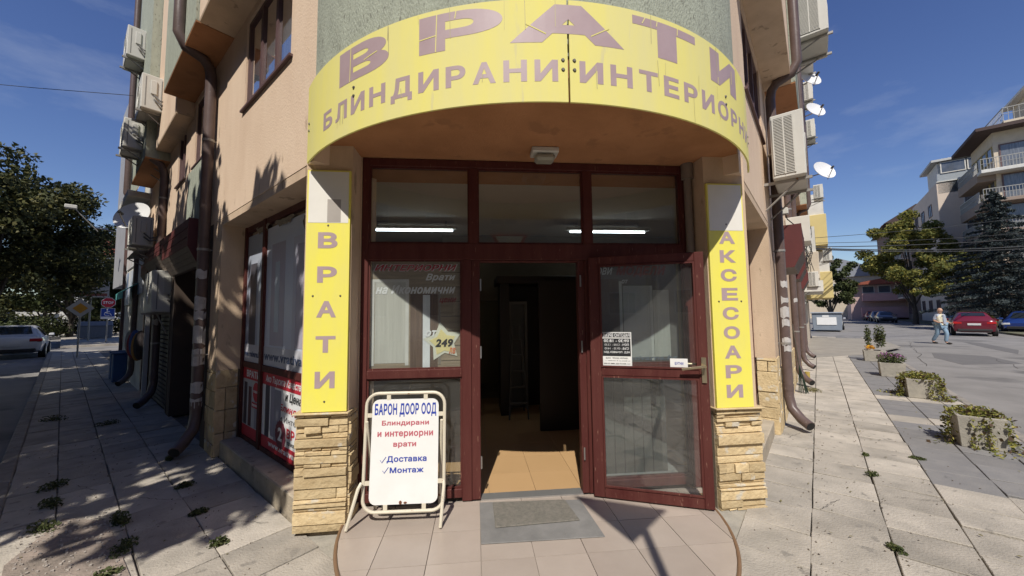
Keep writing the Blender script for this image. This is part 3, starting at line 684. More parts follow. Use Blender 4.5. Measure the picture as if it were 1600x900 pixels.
for i, (x, lab) in enumerate(((-.95, 'fluorescent tube fitting seen through the left transom pane'), (2.05, 'fluorescent tube fitting seen through the right transom pane'))):
    t = thing('tube_light_fitting', lab, 'ceiling light', (x, 2.4, 2.78), 0, 'tube lights inside the shop')
    MB().box(x - .66, x + .66, 2.36, 2.44, 2.80, 2.84).build('housing', whitest, t); MB().tube([(x - .6, 2.4, 2.78), (x + .6, 2.4, 2.78)], .014, 8).build('tube', tubem, t)
    for a in (-.5, .5): MB().tube([(x + a, 2.4, 2.84), (x + a, 2.4, 2.93)], .006, 5).build('hanger', steel, t)
# entrance lamp under the soffit
lm = thing('soffit_lamp', 'square white bulkhead lamp on the orange soffit above the door', 'lamp', (.56, -.24, 2.86))
MB().box(.45, .67, -.31, -.17, 2.815, 2.859).build('housing', acm, lm, bevel=.008)
q = MB(); q.prism([(.48, -.30), (.64, -.30), (.64, -.18), (.48, -.18)], 2.755, 2.8145); q.build('diffuser', mat('dirty_diffuser', (.35, .33, .26), .3), lm, bevel=.02)
# ------------------------------------------------------------------ curved sign
SR = 2.17
def cyl(th, z, t): a = R_(th); return Vector((BC[0] + .02 + (SR + t) * math.sin(a), BC[1] - (SR + t) * math.cos(a), z))
sg = thing('curved_shop_sign', 'long curved yellow shop fascia sign lettered in mauve over the entrance', 'shop sign', (.52, -1.23, 2.68))
Z0, Z1 = 2.68, 3.275
for (t0, t1) in ((-56, -.25), (.05, 54.5)):
    q = MB(); n = 40; ins = []; outs = []
    A = [[q.bm.verts.new(cyl(t0 + (t1 - t0) * k / n, z, d)) for k in range(n + 1)] for z, d in ((Z0, 0), (Z0, -.012), (Z1, -.012), (Z1, 0))]
    for k in range(n):
        for j in range(4): q.bm.faces.new((A[j][k], A[j][k + 1], A[(j + 1) % 4][k + 1], A[(j + 1) % 4][k]))
    q.bm.faces.new([A[j][0] for j in range(4)]); q.bm.faces.new([A[j][n] for j in range(3, -1, -1)])
    q.build('panel', yellow2, sg, smooth=True)
scr = mat('screw_grey', (.14, .13, .11), .5, metal=.5)
for th in (-.95, .75, -36.5, 32.5, -54.6, 53.4):
    for z in (2.92, 2.865): q = MB(); p = cyl(th, z + (.05 if abs(th) > 30 else 0), .0); ax = Vector((math.sin(R_(th)), -math.cos(R_(th)), 0)); q.disc((p.x, p.y, p.z), .011, ax, 12, .006, .7); q.build('screw', scr, sg)
for ch, a, b in (('В', -40.7, -28.6), ('Р', -22.9, -9.75), ('А', -8.7, 8.7), ('Т', 10.3, 23.3), ('И', 27.5, 38.0)):
    lettering(ch, mauve, sg, cyl, a, b, 3.02, 3.245, .055, seg=10, thick=.001, name='letter')
def spread(text, t0, t1, z0, z1, widths=None, **k):
    wd = {'Д': 1.15, 'Т': .95, 'Р': .9, 'Е': .85, 'О': 1.1}
    ws = [wd.get(c, 1) for c in text]; tot = sum(ws) + .32 * (len(text) - 1); x = t0
    for c, w in zip(text, ws):
        a = x; b = x + (t1 - t0) * w / tot; x = b + (t1 - t0) * .32 / tot
        lettering(c, mauve, sg, cyl, a, b, z0 - (.025 if c == 'Д' else 0), z1, .035, seg=4, thick=.001, name='letter')
spread('БЛИНДИРАНИ', -46.3, -1.7, 2.795, 2.92); spread('ИНТЕРИОРНИ', 1.5, 47.5, 2.795, 2.92)
# cracks where the vinyl letters have shrunk, and rain streaks under the screws
def strip(t0, z0, t1, z1, w=.004, m=yellow2, nm='vinyl_crack'):
    q = MB(); n = 5
    for k in range(n):
        a0, a1 = k / n, (k + 1) / n; A = (t0 + (t1 - t0) * a0, z0 + (z1 - z0) * a0); B = (t0 + (t1 - t0) * a1, z0 + (z1 - z0) * a1)
        dx, dz = (t1 - t0) * .038, z1 - z0; l_ = math.hypot(dx, dz); nx, nz = -dz / l_ * w / .038, dx / l_ * w
        q.bm.faces.new([q.bm.verts.new(cyl(A[0] - nx, A[1] - nz, .0022)), q.bm.verts.new(cyl(B[0] - nx, B[1] - nz, .0022)), q.bm.verts.new(cyl(B[0] + nx, B[1] + nz, .0022)), q.bm.verts.new(cyl(A[0] + nx, A[1] + nz, .0022))])
    q.build(nm, m, sg)
for a in ((-37.6, 3.02, -37.4, 3.245), (-20.1, 3.02, -19.9, 3.245), (-22.9, 3.11, -20.0, 3.12), (-17, 3.2, -16.8, 3.245), (-6.4, 3.13, -3.4, 3.07), (3.4, 3.07, 6.3, 3.13), (14.7, 3.21, 14.9, 3.245), (19.0, 3.2, 19.1, 3.245), (12, 3.205, 12.6, 3.245), (29.8, 3.02, 29.9, 3.07), (35.5, 3.1, 35.7, 3.2), (-34, 3.12, -31, 3.14)): strip(*a, w=.0028)
streakm = mat('sign_grime', (.52, .47, .24), .7)
for k in range(26):
    th = random.uniform(-52, 52); z = random.choice((3.27, 3.27, 2.85, 2.9, 3.0)); strip(th, z, th + random.uniform(-.15, .15), z - random.uniform(.04, .22), random.uniform(.0008, .0022), streakm, 'rain_streak')
# upright signs on the piers
def upright(x0, x1, z0, zw, z1, word, zl, label):
    t = thing('upright_sign', label, 'shop sign', ((x0 + x1) / 2, -.23, z0), 0, 'upright yellow signs on the piers')
    MB().box(x0, x1, -.226, -.203, z0, zw).build('panel', yellow, t)
    MB().box(x0, x1, -.225, -.203, zw + .001, z1).build('old_panel', yellow, t)
    MB().box(x0 + .012, x1 - .012, -.2275, -.2252, zw + .001, z1 - .012).build('faded_sheet', mat('faded_sheet', (.80, .77, .70), .6, (.72, .69, .62), 3, .8), t)
    cx = (x0 + x1) / 2
    for i, c in enumerate(word):
        z = zl[0] + (zl[1] - zl[0]) * i / (len(word) - 1); hh = .053 if len(word) > 5 else .062; ww = .072
        lettering(c, mauve, t, planefn(WR, -.2265, -1), cx - ww, cx + ww, z - hh, z + hh, .04, thick=.001, name='letter')
    for z in (zl[0] + .115, (zl[0] + zl[1]) / 2 + .1, zl[1] - .16):
        for dx in ((-.1, .1) if z < zl[0] and z > zl[1] else (0,)): q = MB(); q.disc((cx + dx, -.2262, z), .008, (0, -1, 0), 10, .004, .7); q.build('screw', scr, t)
    return t
t = upright(-1.292, -.972, .812, 2.235, 2.65, 'ВРАТИ', (2.10, 1.045), 'tall yellow pier sign of five mauve letters left of the doorway')
MB().box(-1.14, -1.04, -.2282, -.2276, 2.24, 2.42).build('faint_picture', mat('faint', (.42, .38, .34), .6), t)
upright(1.962, 2.285, .728, 2.205, 2.615, 'АКСЕСОАРИ', (2.145, .86), 'tall yellow pier sign of nine mauve letters right of the doorway')
# down pipe in the right corner of the entrance
q = MB(); q.tube([(1.915, -.03, 2.86), (1.915, -.03, 2.72)], .052, 12); q.tube([(1.915, -.03, 2.72), (1.915, -.03, 2.02)], .034, 12)
prop(q.build('corner_pipe', mat('grey_pipe', (.22, .18, .15), .6), None, smooth=True), 'grey pipe running down between the transom frame and the right pier', 'pipe')
# ------------------------------------------------------------------ display windows
def display(fr, side):
    o = 1.15; q = MB(fr); e = 3.55 if side == 'L' else 3.35; mu = 2.82 if side == 'L' else 2.4
    for a, b in ((1.18, 1.24), (mu, mu + .08), (e - .06, e)): q.box(a, b, o - .03, o + .04, .10, 2.62)
    for a, b in ((1.24, mu), (mu + .08, e - .06)): q.box(a, b, o - .03, o + .03, .93, 1.0); q.box(a, b, o - .03, o + .03, 2.55, 2.62); q.box(a, b, o - .03, o + .03, .10, .15)
    w = q.build('display_window', redwood, bld, bevel=.004)
    for a, b in ((1.24, mu), (mu + .08, e - .06)):
        MB(fr).box(a, b, o, o + .006, 1.0, 2.55).build('pane', GLASS, w); MB(fr).box(a, b, o, o + .006, .15, .93).build('pane', GLASS, w)
    MB(fr).box(1.18, e, o - .12, 1.36, ZP - .1, .10).build('stone_sill', mat('stone_sill', (.46, .39, .29), .95, (.33, .28, .21), 7, .9, .6, 60, spots=(12, .64, (.25, .21, .16))), bld, bevel=.01)
    # pillar with rough stone foot
    MB(fr).box(e, e + .4, 1.0, WO - .002, .90, 2.70).build('pillar', peach2, bld)
    pq = MB(fr).box(e + .02, e + .38, 1.0, WO - .02, ZP - .1, .899).build('pillar_foot', mortar, bld)
    def face1(x, oo, z): return fr(x, WO - .02 + oo, z)
    def blk(face, x0, x1):
        z = ZP
        while z < .89:
            h_ = min(random.choice((.14, .2, .26)), .9 - z); x = x0
            while x < x1 - .01:
                w_ = min(random.choice((.12, .18, .24)), x1 - x)
                if x1 - x - w_ < .05: w_ = x1 - x
                d = random.uniform(.02, .035); qq = MB(); c_ = [(x + .004, z + .004), (x + w_ - .004, z + .004), (x + w_ - .004, z + h_ - .004), (x + .004, z + h_ - .004)]
                lo = [qq.bm.verts.new(face(a, 0, c)) for a, c in c_]; hi = [qq.bm.verts.new(face(a + random.uniform(-.003, .003), d, c + random.uniform(-.003, .003))) for a, c in c_]
                for i in range(4): qq.bm.faces.new((lo[i], lo[(i + 1) % 4], hi[(i + 1) % 4], hi[i]))
                qq.bm.faces.new(hi); qq.build('foot_stone', stone, pq, bevel=.004); x += w_
            z += h_
    blk(face1, e, e + .4); blk(lambda x, oo, z: fr(e + .02 - oo, x, z), 1.2, WO)
display(L, 'L'); display(RT, 'R')
# posters in the left display window
def pl(o): return lambda x, y, t: L(x, o + t, y)
def lrect(m, par, s0, s1, z0, z1, o, t=.002, name='print_panel'): return MB(L).box(s0, s1, o, o + t, z0, z1).build(name, m, par)
OB = 1.162
up1 = lettered('tall_blue_door_poster', 'tall pale blue poster of lilac doors in the near left display window', 'poster', L(2.0, OB, 1.0))
lrect(posterblue, up1, 1.24, 2.82, 1.0, 2.5, OB - .003, .003, 'sheet')
lrect(posterlil, up1, 2.28, 2.66, 1.22, 2.30, OB + .0005); lrect(posterlil, up1, 1.5, 1.98, 1.22, 2.22, OB + .0005)
lrect(mat('poster_frost', (.56, .62, .68), .4), up1, 2.42, 2.54, 1.36, 2.1, OB + .003); lrect(mat('poster_door_trim', (.60, .60, .68), .4), up1, 1.98, 2.06, 1.20, 2.3, OB + .003); lrect(mat('poster_door_trim', (.60, .60, .68), .4), up1, 1.44, 2.06, 2.22, 2.3, OB + .0035)
lrect(mat('poster_floor', (.62, .62, .66), .4), up1, 1.24, 2.82, 1.0, 1.20, OB + .001)
up2 = lettered('narrow_blue_door_poster', 'narrow blue grey poster of a dark door in the far left display window', 'poster', L(3.2, OB, 1.0))
lrect(mat('posterblue2', (.38, .42, .50), .4, (.50, .53, .60), 2, .8), up2, 2.90, 3.49, 1.0, 2.5, OB - .003, .003, 'sheet'); lrect(mat('poster_dk', (.09, .085, .10), .4), up2, 3.14, 3.36, 1.2, 2.15, OB + .0005); lrect(mat('poster_frost', (.5, .5, .5)), up2, 2.96, 3.06, 1.2, 2.1, OB + .0005)
lrect(mat('poster_floor', (.62, .62, .66), .4), up2, 2.90, 3.49, 1.0, 1.20, OB + .001)
def lf(o):  # text on left facade reads from far (large s) to near (small s)
    return lambda x, y, t: L(-x, o + t, y)
navy = mat('navy_print', (.08, .11, .20), .5)
lettering('www.vrativarna.bg', navy, up1, lf(OB + .004), -2.80, -1.3, 1.03, 1.15, .03); lettering('www.vrativarna.bg', navy, up2, lf(OB + .004), -3.48, -2.92, 1.04, 1.13, .03)
lo1 = lettered('red_quality_poster', 'red and white poster with handwritten style lines in the near lower left window', 'poster', L(2.0, OB, .15))
lrect(whitep, lo1, 1.24, 2.82, .15, .93, OB - .003, .003, 'sheet'); lrect(redp, lo1, 1.24, 2.82, .80, .93, OB + .0005); lrect(redp, lo1, 1.24, 2.82, .15, .27, OB + .0005)
lrect(mat('grey_door_print', (.30, .30, .36), .4), lo1, 2.28, 2.46, .27, .78, OB + .0005); lrect(mat('dark_door_print', (.07, .06, .08), .4), lo1, 2.60, 2.72, .27, .80, OB + .0005); lrect(mat('lilac_door_print', (.36, .34, .42), .4), lo1, 2.46, 2.56, .30, .80, OB + .0008)
lettering('Ако Търсите Качество', whitep, lo1, lf(OB + .003), -2.72, -1.75, .815, .905, .02, .2)
lettering('и Цена', blackp, lo1, lf(OB + .001), -2.18, -1.78, .685, .785, .04, .25); lettering('Блиндирани', redp, lo1, lf(OB + .001), -2.32, -1.5, .575, .66, .03, .25)
lettering('и Интериорни', mat('grey_print2', (.1, .1, .11), .5), lo1, lf(OB + .001), -2.3, -1.45, .48, .55, .01); lettering('ВРАТИ', redp, lo1, lf(OB + .001), -2.12, -1.6, .36, .45, .04)
lettering('www.vrativarna.bg', whitep, lo1, lf(OB + .003), -2.60, -1.6, .175, .25, .03); lettering('произведено за вас', blackp, lo1, lf(OB + .001), -2.1, -1.6, .29, .33, .01)
# round seal
def seal(par, s, z, r, o, m, tooth=16):
    q = MB(L); pts = [(s + r * (1 + .08 * (k % 2)) * math.cos(math.pi * k / tooth), z + r * (1 + .08 * (k % 2)) * math.sin(math.pi * k / tooth)) for k in range(2 * tooth)]
    A = [q.v((a, o, c)) for a, c in pts]; B = [q.v((a, o + .002, c)) for a, c in pts]; q.bm.faces.new(A); q.bm.faces.new(B[::-1])
    for k in range(len(A)): q.bm.faces.new((A[k], B[k], B[(k + 1) % len(A)], A[(k + 1) % len(A)]))
    return q.build('seal', m, par)
seal(lo1, 2.27, .36, .13, OB + .003, mat('maroon_print', (.16, .03, .05), .5)); lettering('2', whitep, lo1, lf(OB + .006), -2.33, -2.22, .30, .43, .04); lettering('години', redp, lo1, lf(OB + .003), -2.3, -2.08, .215, .245, .02)
lo2 = lettered('red_doors_poster', 'shaded red and white poster headed by one word in the far lower left window', 'poster', L(3.2, OB, .15))
lrect(mat('shade_white', (.55, .55, .56), .5), lo2, 2.90, 3.49, .15, .93, OB - .003, .003, 'sheet'); lrect(redp, lo2, 2.90, 3.49, .80, .93, OB + .0005); lrect(redp, lo2, 2.90, 3.49, .15, .27, OB + .0005)  # sheet white greyed down: shade put into its colour
lrect(mat('dark_door_print', (.07, .06, .08), .4), lo2, 3.34, 3.44, .28, .76, OB + .0005); lrect(mat('maroon_door_print', (.13, .05, .06), .4), lo2, 3.18, 3.28, .28, .72, OB + .0005); lrect(mat('grey_door_print', (.30, .30, .36), .4), lo2, 2.95, 3.06, .28, .60, OB + .0005)
lettering('ВРАТИ', whitep, lo2, lf(OB + .003), -3.36, -2.93, .825, .905, .04); seal(lo2, 3.02, .68, .10, OB + .003, redp, 24); lettering('СПЕЦИАЛНИ', whitep, lo2, lf(OB + .006), -3.11, -2.93, .665, .695, .03)
lrect(redp, lo2, 2.91, 3.15, .50, .56, OB + .003); lettering('предложения', whitep, lo2, lf(OB + .006), -3.13, -2.93, .512, .545, .02)
# crumpled tape along the glass head
for i, (s, w_, z, hh) in enumerate(((1.62, .22, 2.52, .20), (1.75, .12, 2.36, .20), (2.95, .5, 2.52, .09), (2.3, .55, 2.50, .06))):
    q = MB(L); n = 7; rows = []
    for j in range(5):
        rows.append([q.v((s + w_ * (k / n - .5) * (1 - .12 * j) + random.uniform(-.012, .012), 1.155 + .012 + random.uniform(0, .02), z - hh * (j / 4 - .5) + random.uniform(-.012, .012))) for k in range(n + 1)])
    for j in range(4):
        for k in range(n): q.bm.faces.new((rows[j][k], rows[j][k + 1], rows[j + 1][k + 1], rows[j + 1][k]))
    prop(q.build('tape_scrap', tapem), ['crumpled brown tape bunched at the top near corner of the left display glass', 'knotted end of brown tape hanging below the bunch on the left display glass', 'brown tape strip along the head of the far left display glass', 'thin brown tape strip along the head of the near left display glass'][i], 'tape', 'tape scraps on the left display window')
# dark interior boards behind the right display window
MB(RT).box(1.24, 3.49, 1.06, 1.07, .15, 2.55).build('display_backing', mat('display_backing', (.30, .23, .17), .8), bld)
# ------------------------------------------------------------------ drainpipes
def drain(fr, s, o, label, ztop=4.72, bend=(0, .33), outlet=-.25, r=.061, rag=True, up=11):
    t = thing('drainpipe', label, 'drainpipe', fr(s, o, ZP), 0, 'brown drainpipes on the corner building')
    p = [(s + outlet, o + .22, ZP + .10), (s + outlet * .55, o + .13, ZP + .15), (s + outlet * .2, o + .03, ZP + .27), (s, o, ZP + .42), (s, o, 1.6), (s, o, 3.2), (s, o, ztop - .12), (s, o + .02, ztop), (s + bend[0] * .5, o + bend[1] * .25, ztop + .09), (s + bend[0], o + bend[1] * .8, ztop + .16), (s + bend[0], o + bend[1], ztop + .3), (s + bend[0], o + bend[1], ztop + .6), (s + bend[0], o + bend[1], up)]
    MB(fr).tube(p, r, 14).build('pipe', pipem, t, smooth=True)
    q = MB(fr); q.tube([p[0], (p[0][0] - .002, p[0][1] + .002, p[0][2] - .001)], r * 1.0, 14)
    c = fr(*p[0]); d = (fr(*p[0]) - fr(*p[1])).normalized(); q = MB(); q.disc(tuple(c + d * .003), r * .86, d, 16, .002); q.build('pipe_mouth', blackrub, t)
    for z in (1.05, 2.35, 3.75):
        q = MB(fr); q.tube([(s, o, z), (s, o, z + .03)], r * 1.08, 14); q.tube([(s - .02, o, z + .015), (s - .02, WO - .03, z + .015)], .008, 5); q.build('bracket', galv, t)
    for z in (.42, 2.9): MB(fr).tube([(s, o, z), (s, o, z + .09)], r * 1.05, 14).build('socket', pipem, t)
    if rag:
        for z, w_, h_ in rag:
            q = MB(fr); n = 5; a0 = 2.4 - w_ / 2; rows = []
            for j in range(4): rows.append([q.v((s + (r + .003) * math.cos(a0 + w_ * k / n + random.uniform(-.1, .1) * (k in (0, n))), o + (r + .003) * math.sin(a0 + w_ * k / n) * (1), z + h_ * j / 3 + random.uniform(-.018, .018))) for k in range(n + 1)])
            for j in range(3):
                for k in range(n): q.bm.faces.new((rows[j][k], rows[j][k + 1], rows[j + 1][k + 1], rows[j + 1][k]))
            q.build('torn_notice', labelm, t)
    return t
def ragset(lo, hi, n): return [(random.uniform(lo, hi), random.uniform(1.6, 3.6), random.uniform(.06, .2)) for _ in range(n)]
drain(L, 4.0, 1.50, 'thick brown drainpipe with torn paper notices at the near end of the shaded left facade', rag=[(.45, 3.0, .10), (.62, 3.2, .13), (.95, 3.4, .2), (1.2, 3.2, .22), (1.5, 3.1, .10), (1.62, 2.8, .16), (2.0, 2.6, .1)])
drain(RT, 3.86, 1.50, 'thick brown drainpipe with torn white stickers beside the right display window', outlet=-.22, rag=[(1.85, 1.8, .09), (1.62, 2.0, .09), (1.42, 2.6, .15), (1.3, 2.2, .1), (1.05, 2.6, .09), (.95, 2.0, .08)])
drain(L, 7.5, 1.48, 'second brown drainpipe further along the left facade, kinked under a green bay', ztop=4.3, bend=(.0, .2), rag=[(1.4, 2, .1)])
drain(L, 10.9, 1.48, 'third and farthest brown drainpipe on the left facade', ztop=4.25, bend=(.0, .25), rag=False)
drain(RT, 7.6, 1.48, 'second brown drainpipe on the right facade, past the maroon shutter box', rag=[(1.7, 1.6, .08)])
drain(RT, 10.2, 1.50, 'third brown drainpipe on the right facade with a foot bend over rubble', outlet=-.1, rag=False)
drain(RT, 13.0, 1.50, 'farthest brown drainpipe on the right facade beside the grey shutters', outlet=-.1, rag=False)
# ------------------------------------------------------------------ air conditioners
def ac(fr, s, o0, z, label, w=.82, d=.34, h=.62, style='louvre', group='air conditioner units on the facades'):
    t = thing('air_conditioner', label, 'air conditioner', fr(s + w / 2, o0, z - .08), 0, group)
    MB(fr).box(s, s + w, o0, o0 + d, z, z + h).build('casing', acm, t, bevel=.012)
    if style == 'louvre':
        q = MB(fr); q.box(s - .004, s + .002, o0 + .03, o0 + d - .10, z + .05, z + h - .05); q.build('coil', acdark, t)
        q = MB(fr); 
        for a in (.02, .02 + (d - .12) / 2, d - .11): q.box(s - .012, s - .003, o0 + a, o0 + a + .014, z + .045, z + h - .045)
        nl = int(h / .022)
        for k in range(nl):
            zz = z + .05 + (h - .1) * k / nl
            a, b = o0 + .034, o0 + d - .10
            q.prism([(s - .011, a), (s - .005, a), (s - .005, b), (s - .011, b)], zz, zz + .009)
        stuff(q.build('louvres', acm, t))
        q = MB(fr); q.box(s - .006, s + .001, o0 + .05, o0 + .14, z + h * .58, z + h * .58 + .018); q.build('handle_recess', acdark, t)
    else:
        q = MB(fr); q.box(s - .02, s, o0 + d * .35, o0 + d * .62, z + h * .45, z + h * .85); q.build('valve_cover', acm, t, bevel=.006)
        q = MB(fr); q.box(s - .003, s + .001, o0 + d * .12, o0 + d * .16, z + .05, z + h - .05); q.box(s - .003, s + .001, o0 + d * .80, o0 + d * .84, z + .05, z + h - .05); q.build('panel_seam', mat('seam', (.25, .24, .22), .6), t)
        q = MB(fr)
        for k in range(2): q.tube([(s - .015, o0 + d * .45, z + h * (.42 - .12 * k)), (s - .09, o0 + d * .2, z + h * (.25 - .1 * k)), (s - .05, o0 - .02, z + h * (.3 - .1 * k)), (s + .05, o0 - .14, z + h * .33)], .014, 6)
        q.build('hose', mat('hose_foam', (.16, .15, .14), .9), t, smooth=True)
    # fan grille on the street side
    q = MB(fr); n = fr.y
    for rr_ in (.06, .11, .16, .21):
        if rr_ > h / 2 - .03: continue
        q.tube([(s + w * .38 + rr_ * math.cos(a), o0 + d + .006, z + h / 2 + rr_ * math.sin(a)) for a in [2 * math.pi * k / 24 for k in range(24)]], .004, 4, closed=True)
    q.build('fan_grille', acm, t)
    for a in (.1, w - .16):
        q = MB(fr); q.box(s + a, s + a + .035, WO - .05 if o0 - WO < .4 else o0 - .1, o0 + d + .05, z - .035, z - .002); q.tube([(s + a + .017, WO, z - .36), (s + a + .017, o0 + d * .75, z - .03)], .012, 5); q.build('bracket', galv, t)
    return t
ac(RT, 3.05, 1.525, 3.17, 'large cream air conditioner with louvred side hung beside the curved sign on the right facade', w=.9, d=.335, h=.82)
ac(RT, 4.6, 1.85, 5.78, 'high air conditioner cut by the top of the picture on the right facade', w=.85, d=.38, h=.75)
ac(RT, 9.0, 1.80, 7.75, 'small high air conditioner above the round dish on the right facade', d=.32, h=.6)
ac(RT, 12.4, 1.80, 8.3, 'air conditioner behind the upper right satellite dishes', d=.32)
ac(RT, 12.8, 1.80, 7.2, 'lower of two stacked air conditioners behind the middle right dish', d=.32, h=.6)
ac(L, 6.8, 1.27, 1.62, 'large shaded air conditioner under the left maroon shutter boxes', w=.9, d=.37, h=.72, style='valve')
ac(L, 8.3, 1.50, 2.95, 'cream air conditioner beside the left satellite dish', w=.8, d=.30, h=.58, style='valve')
ac(L, 7.9, 1.72, 4.72, 'air conditioner low on the left facade silhouette against the sky', w=.75, d=.30, h=.56, style='valve')
ac(L, 6.9, 1.60, 5.15, 'middle air conditioner tucked behind a green bay on the left facade', w=.8, d=.30, h=.62, style='valve')
ac(L, 8.4, 1.72, 6.75, 'highest air conditioner on the left facade silhouette against the sky', w=.75, d=.30, h=.62, style='valve')
# ------------------------------------------------------------------ satellite dishes
def dish(fr, s, o, z, r, label, face=(-.55, .55, .35)):
    t = thing('satellite_dish', label, 'satellite dish', fr(s, o, z), 0, 'satellite dishes')
    ax = (fr.x * face[0] + fr.y * face[1] + Vector((0, 0, face[2]))).normalized(); c = fr(s, o, z); a = ax.orthogonal().normalized(); b = ax.cross(a)
    q = MB(); rings = []
    for off in (0, -.012):
        for k in range(7):
            rr_ = r * k / 6 if k else .001; rings.append([q.bm.verts.new(c + ax * (.22 * rr_ * rr_ / r + off) + a * (rr_ * math.cos(2 * math.pi * j / 28)) + b * (rr_ * math.sin(2 * math.pi * j / 28))) for j in range(28)])
    for base in (0, 7):
        for k in range(6):
            for j in range(28): q.bm.faces.new((rings[base + k][j], rings[base + k][(j + 1) % 28], rings[base + k + 1][(j + 1) % 28], rings[base + k + 1][j]))
    for j in range(28): q.bm.faces.new((rings[6][j], rings[13][j], rings[13][(j + 1) % 28], rings[6][(j + 1) % 28]))
    q.build('reflector', dishm, t, smooth=True)
    dn = Vector((0, 0, -1)); dn = (dn - ax * dn.dot(ax)).normalized(); tip = c + ax * (r * 1.0) + dn * r * .35
    q = MB(); q.tube([tuple(c + dn * r * .98), tuple(tip)], .012, 6); q.build('feed_arm', galv, t); q = MB(); q.tube([tuple(tip), tuple(tip - ax * .10)], .028, 8); q.build('receiver', acdark, t)
    q = MB(); w_ = fr(s + .1, WO, z - .15); q.tube([tuple(c), tuple(c - ax * .1), tuple(w_)], .018, 6); q.build('wall_arm', galv, t)
dish(RT, 9.6, 2.02, 7.55, .27, 'uppermost white satellite dish on the right facade just under a small air conditioner')
dish(RT, 12.0, 2.12, 7.7, .29, 'middle white satellite dish on the right facade silhouette')
dish(RT, 13.4, 2.25, 6.15, .36, 'lowest and largest white satellite dish on the right facade silhouette')
dish(L, 9.3, 1.70, 3.68, .34, 'pale satellite dish above the air conditioner on the left facade')
# ------------------------------------------------------------------ roller-shutter boxes and shutters
def shutterbox(fr, s0, s1, o1, z0, z1, label, drop=.25):
    t = thing('shutter_box', label, 'shutter box', fr((s0 + s1) / 2, WO, z0), 0, 'maroon shutter boxes over the shops')
    p = [(WO - .02, z1), (o1, z1), (o1, z0 + drop), (o1 - .12, z0), (WO - .02, z0)]
    q = MB(fr)
    for a, b in ((s0, s0 + .012), (s1 - .012, s1)):
        MB(fr).prof(p, a, b).build('end_plate', awnm, t)
    n = 6
    for k in range(n):
        za = z0 + drop + (z1 - z0 - drop) * k / n; zb = z0 + drop + (z1 - z0 - drop) * (k + 1) / n
        MB(fr).box(s0 + .013, s1 - .013, o1 - .03 - .006 * (k % 2), o1 - .004 * (k % 2), za + .003, zb - .003).build('slat', awnm, t)
    for k in range(4):
        u0, u1 = k / 4, (k + 1) / 4; q = MB(fr)
        q.prof([(o1 - .12 * (1 - u0) , z0 + drop * u0 + .002), (o1 - .12 * (1 - u1), z0 + drop * u1 - .004), (o1 - .12 * (1 - u1) - .02, z0 + drop * u1 - .004), (o1 - .12 * (1 - u0) - .02, z0 + drop * u0 + .002)], s0 + .013, s1 - .013); q.build('slat', slatm, t)
    MB(fr).box(s0 + .013, s1 - .013, WO, o1 - .1, z1 - .03, z1 - .006).build('lid', awnm, t)
    MB(fr).box(s0 + .013, s1 - .013, WO, o1 - .13, z0, z0 + .01).build('underside', slatm, t)
shutterbox(L, 4.35, 6.3, 1.60, 2.2, 2.82, 'nearest maroon shutter box, dark over the left side shop')
shutterbox(L, 6.45, 8.6, 1.58, 2.35, 2.85, 'second maroon shutter box along the left facade')
shutterbox(L, 8.75, 9.7, 1.52, 2.2, 2.7, 'third maroon shutter box along the left facade')
shutterbox(RT, 4.7, 6.2, 1.745, 2.2, 2.88, 'nearest and largest maroon shutter box on the right facade')
shutterbox(RT, 8.3, 9.6, 1.70, 2.25, 2.88, 'middle maroon shutter box on the right facade')
shutterbox(RT, 11.2, 12.4, 1.70, 2.15, 2.7, 'farthest maroon shutter box on the right facade')
def shutter(fr, s0, s1, z1, m, label, o=WO - .06):
    t = thing('roller_shutter', label, 'roller shutter', fr((s0 + s1) / 2, o, ZP), 0, 'roller shutters over the ground floor')
    z = ZP + .02; k = 0
    while z < z1: MB(fr).prof([(o, z), (o + .022, z + .012), (o + .022, z + .066), (o, z + .078)], s0, s1).build('slat', m, t); z += .08
    MB(fr).box(s0 - .05, s0, o - .03, o + .05, ZP, z1).build('guide_rail', m, t); MB(fr).box(s1, s1 + .05, o - .03, o + .05, ZP, z1).build('guide_rail', m, t)
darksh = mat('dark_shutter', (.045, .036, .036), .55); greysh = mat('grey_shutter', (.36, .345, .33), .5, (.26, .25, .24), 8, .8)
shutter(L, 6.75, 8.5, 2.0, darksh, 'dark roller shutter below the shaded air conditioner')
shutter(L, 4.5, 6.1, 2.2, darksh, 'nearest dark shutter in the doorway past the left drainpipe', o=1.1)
shutter(RT, 8.4, 9.5, 2.25, greysh, 'nearest grey roller shutter along the right facade')
shutter(RT, 11.2, 12.6, 2.2, greysh, 'second grey roller shutter along the right facade')
shutter(RT, 13.3, 15.6, 2.2, greysh, 'farthest grey roller shutter along the right facade')
MB(L).box(4.2, 6.6, WO - .40, WO - .36, ZP, 2.7).build('recess_shade_sheet', blackin, bld)  # near-black sheet standing in for the shade inside the left recess
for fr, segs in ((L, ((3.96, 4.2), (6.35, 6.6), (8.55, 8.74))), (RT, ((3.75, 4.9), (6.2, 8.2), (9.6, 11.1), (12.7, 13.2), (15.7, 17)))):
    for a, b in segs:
        MB(fr).box(a, b, 1.0, WO - .004, ZP, 2.698).build('wall_strip', peach2 if fr is RT else mat('shaded_stucco', (.09, .065, .05), .95), bld)  # left strips: the shade there is put into a darker stucco colour
        if fr is RT and b - a > .6:
            n = max(1, int((b - a) / .3)); 
            for k in range(n):
                for zz in range(4): MB(fr).box(a + (b - a) * k / n + .004, a + (b - a) * (k + 1) / n - .004, WO - .01, WO + random.uniform(.008, .02), ZP + .2 * zz + .004, ZP + .2 * zz + .196).build('foot_stone', stone, bld, bevel=.004)
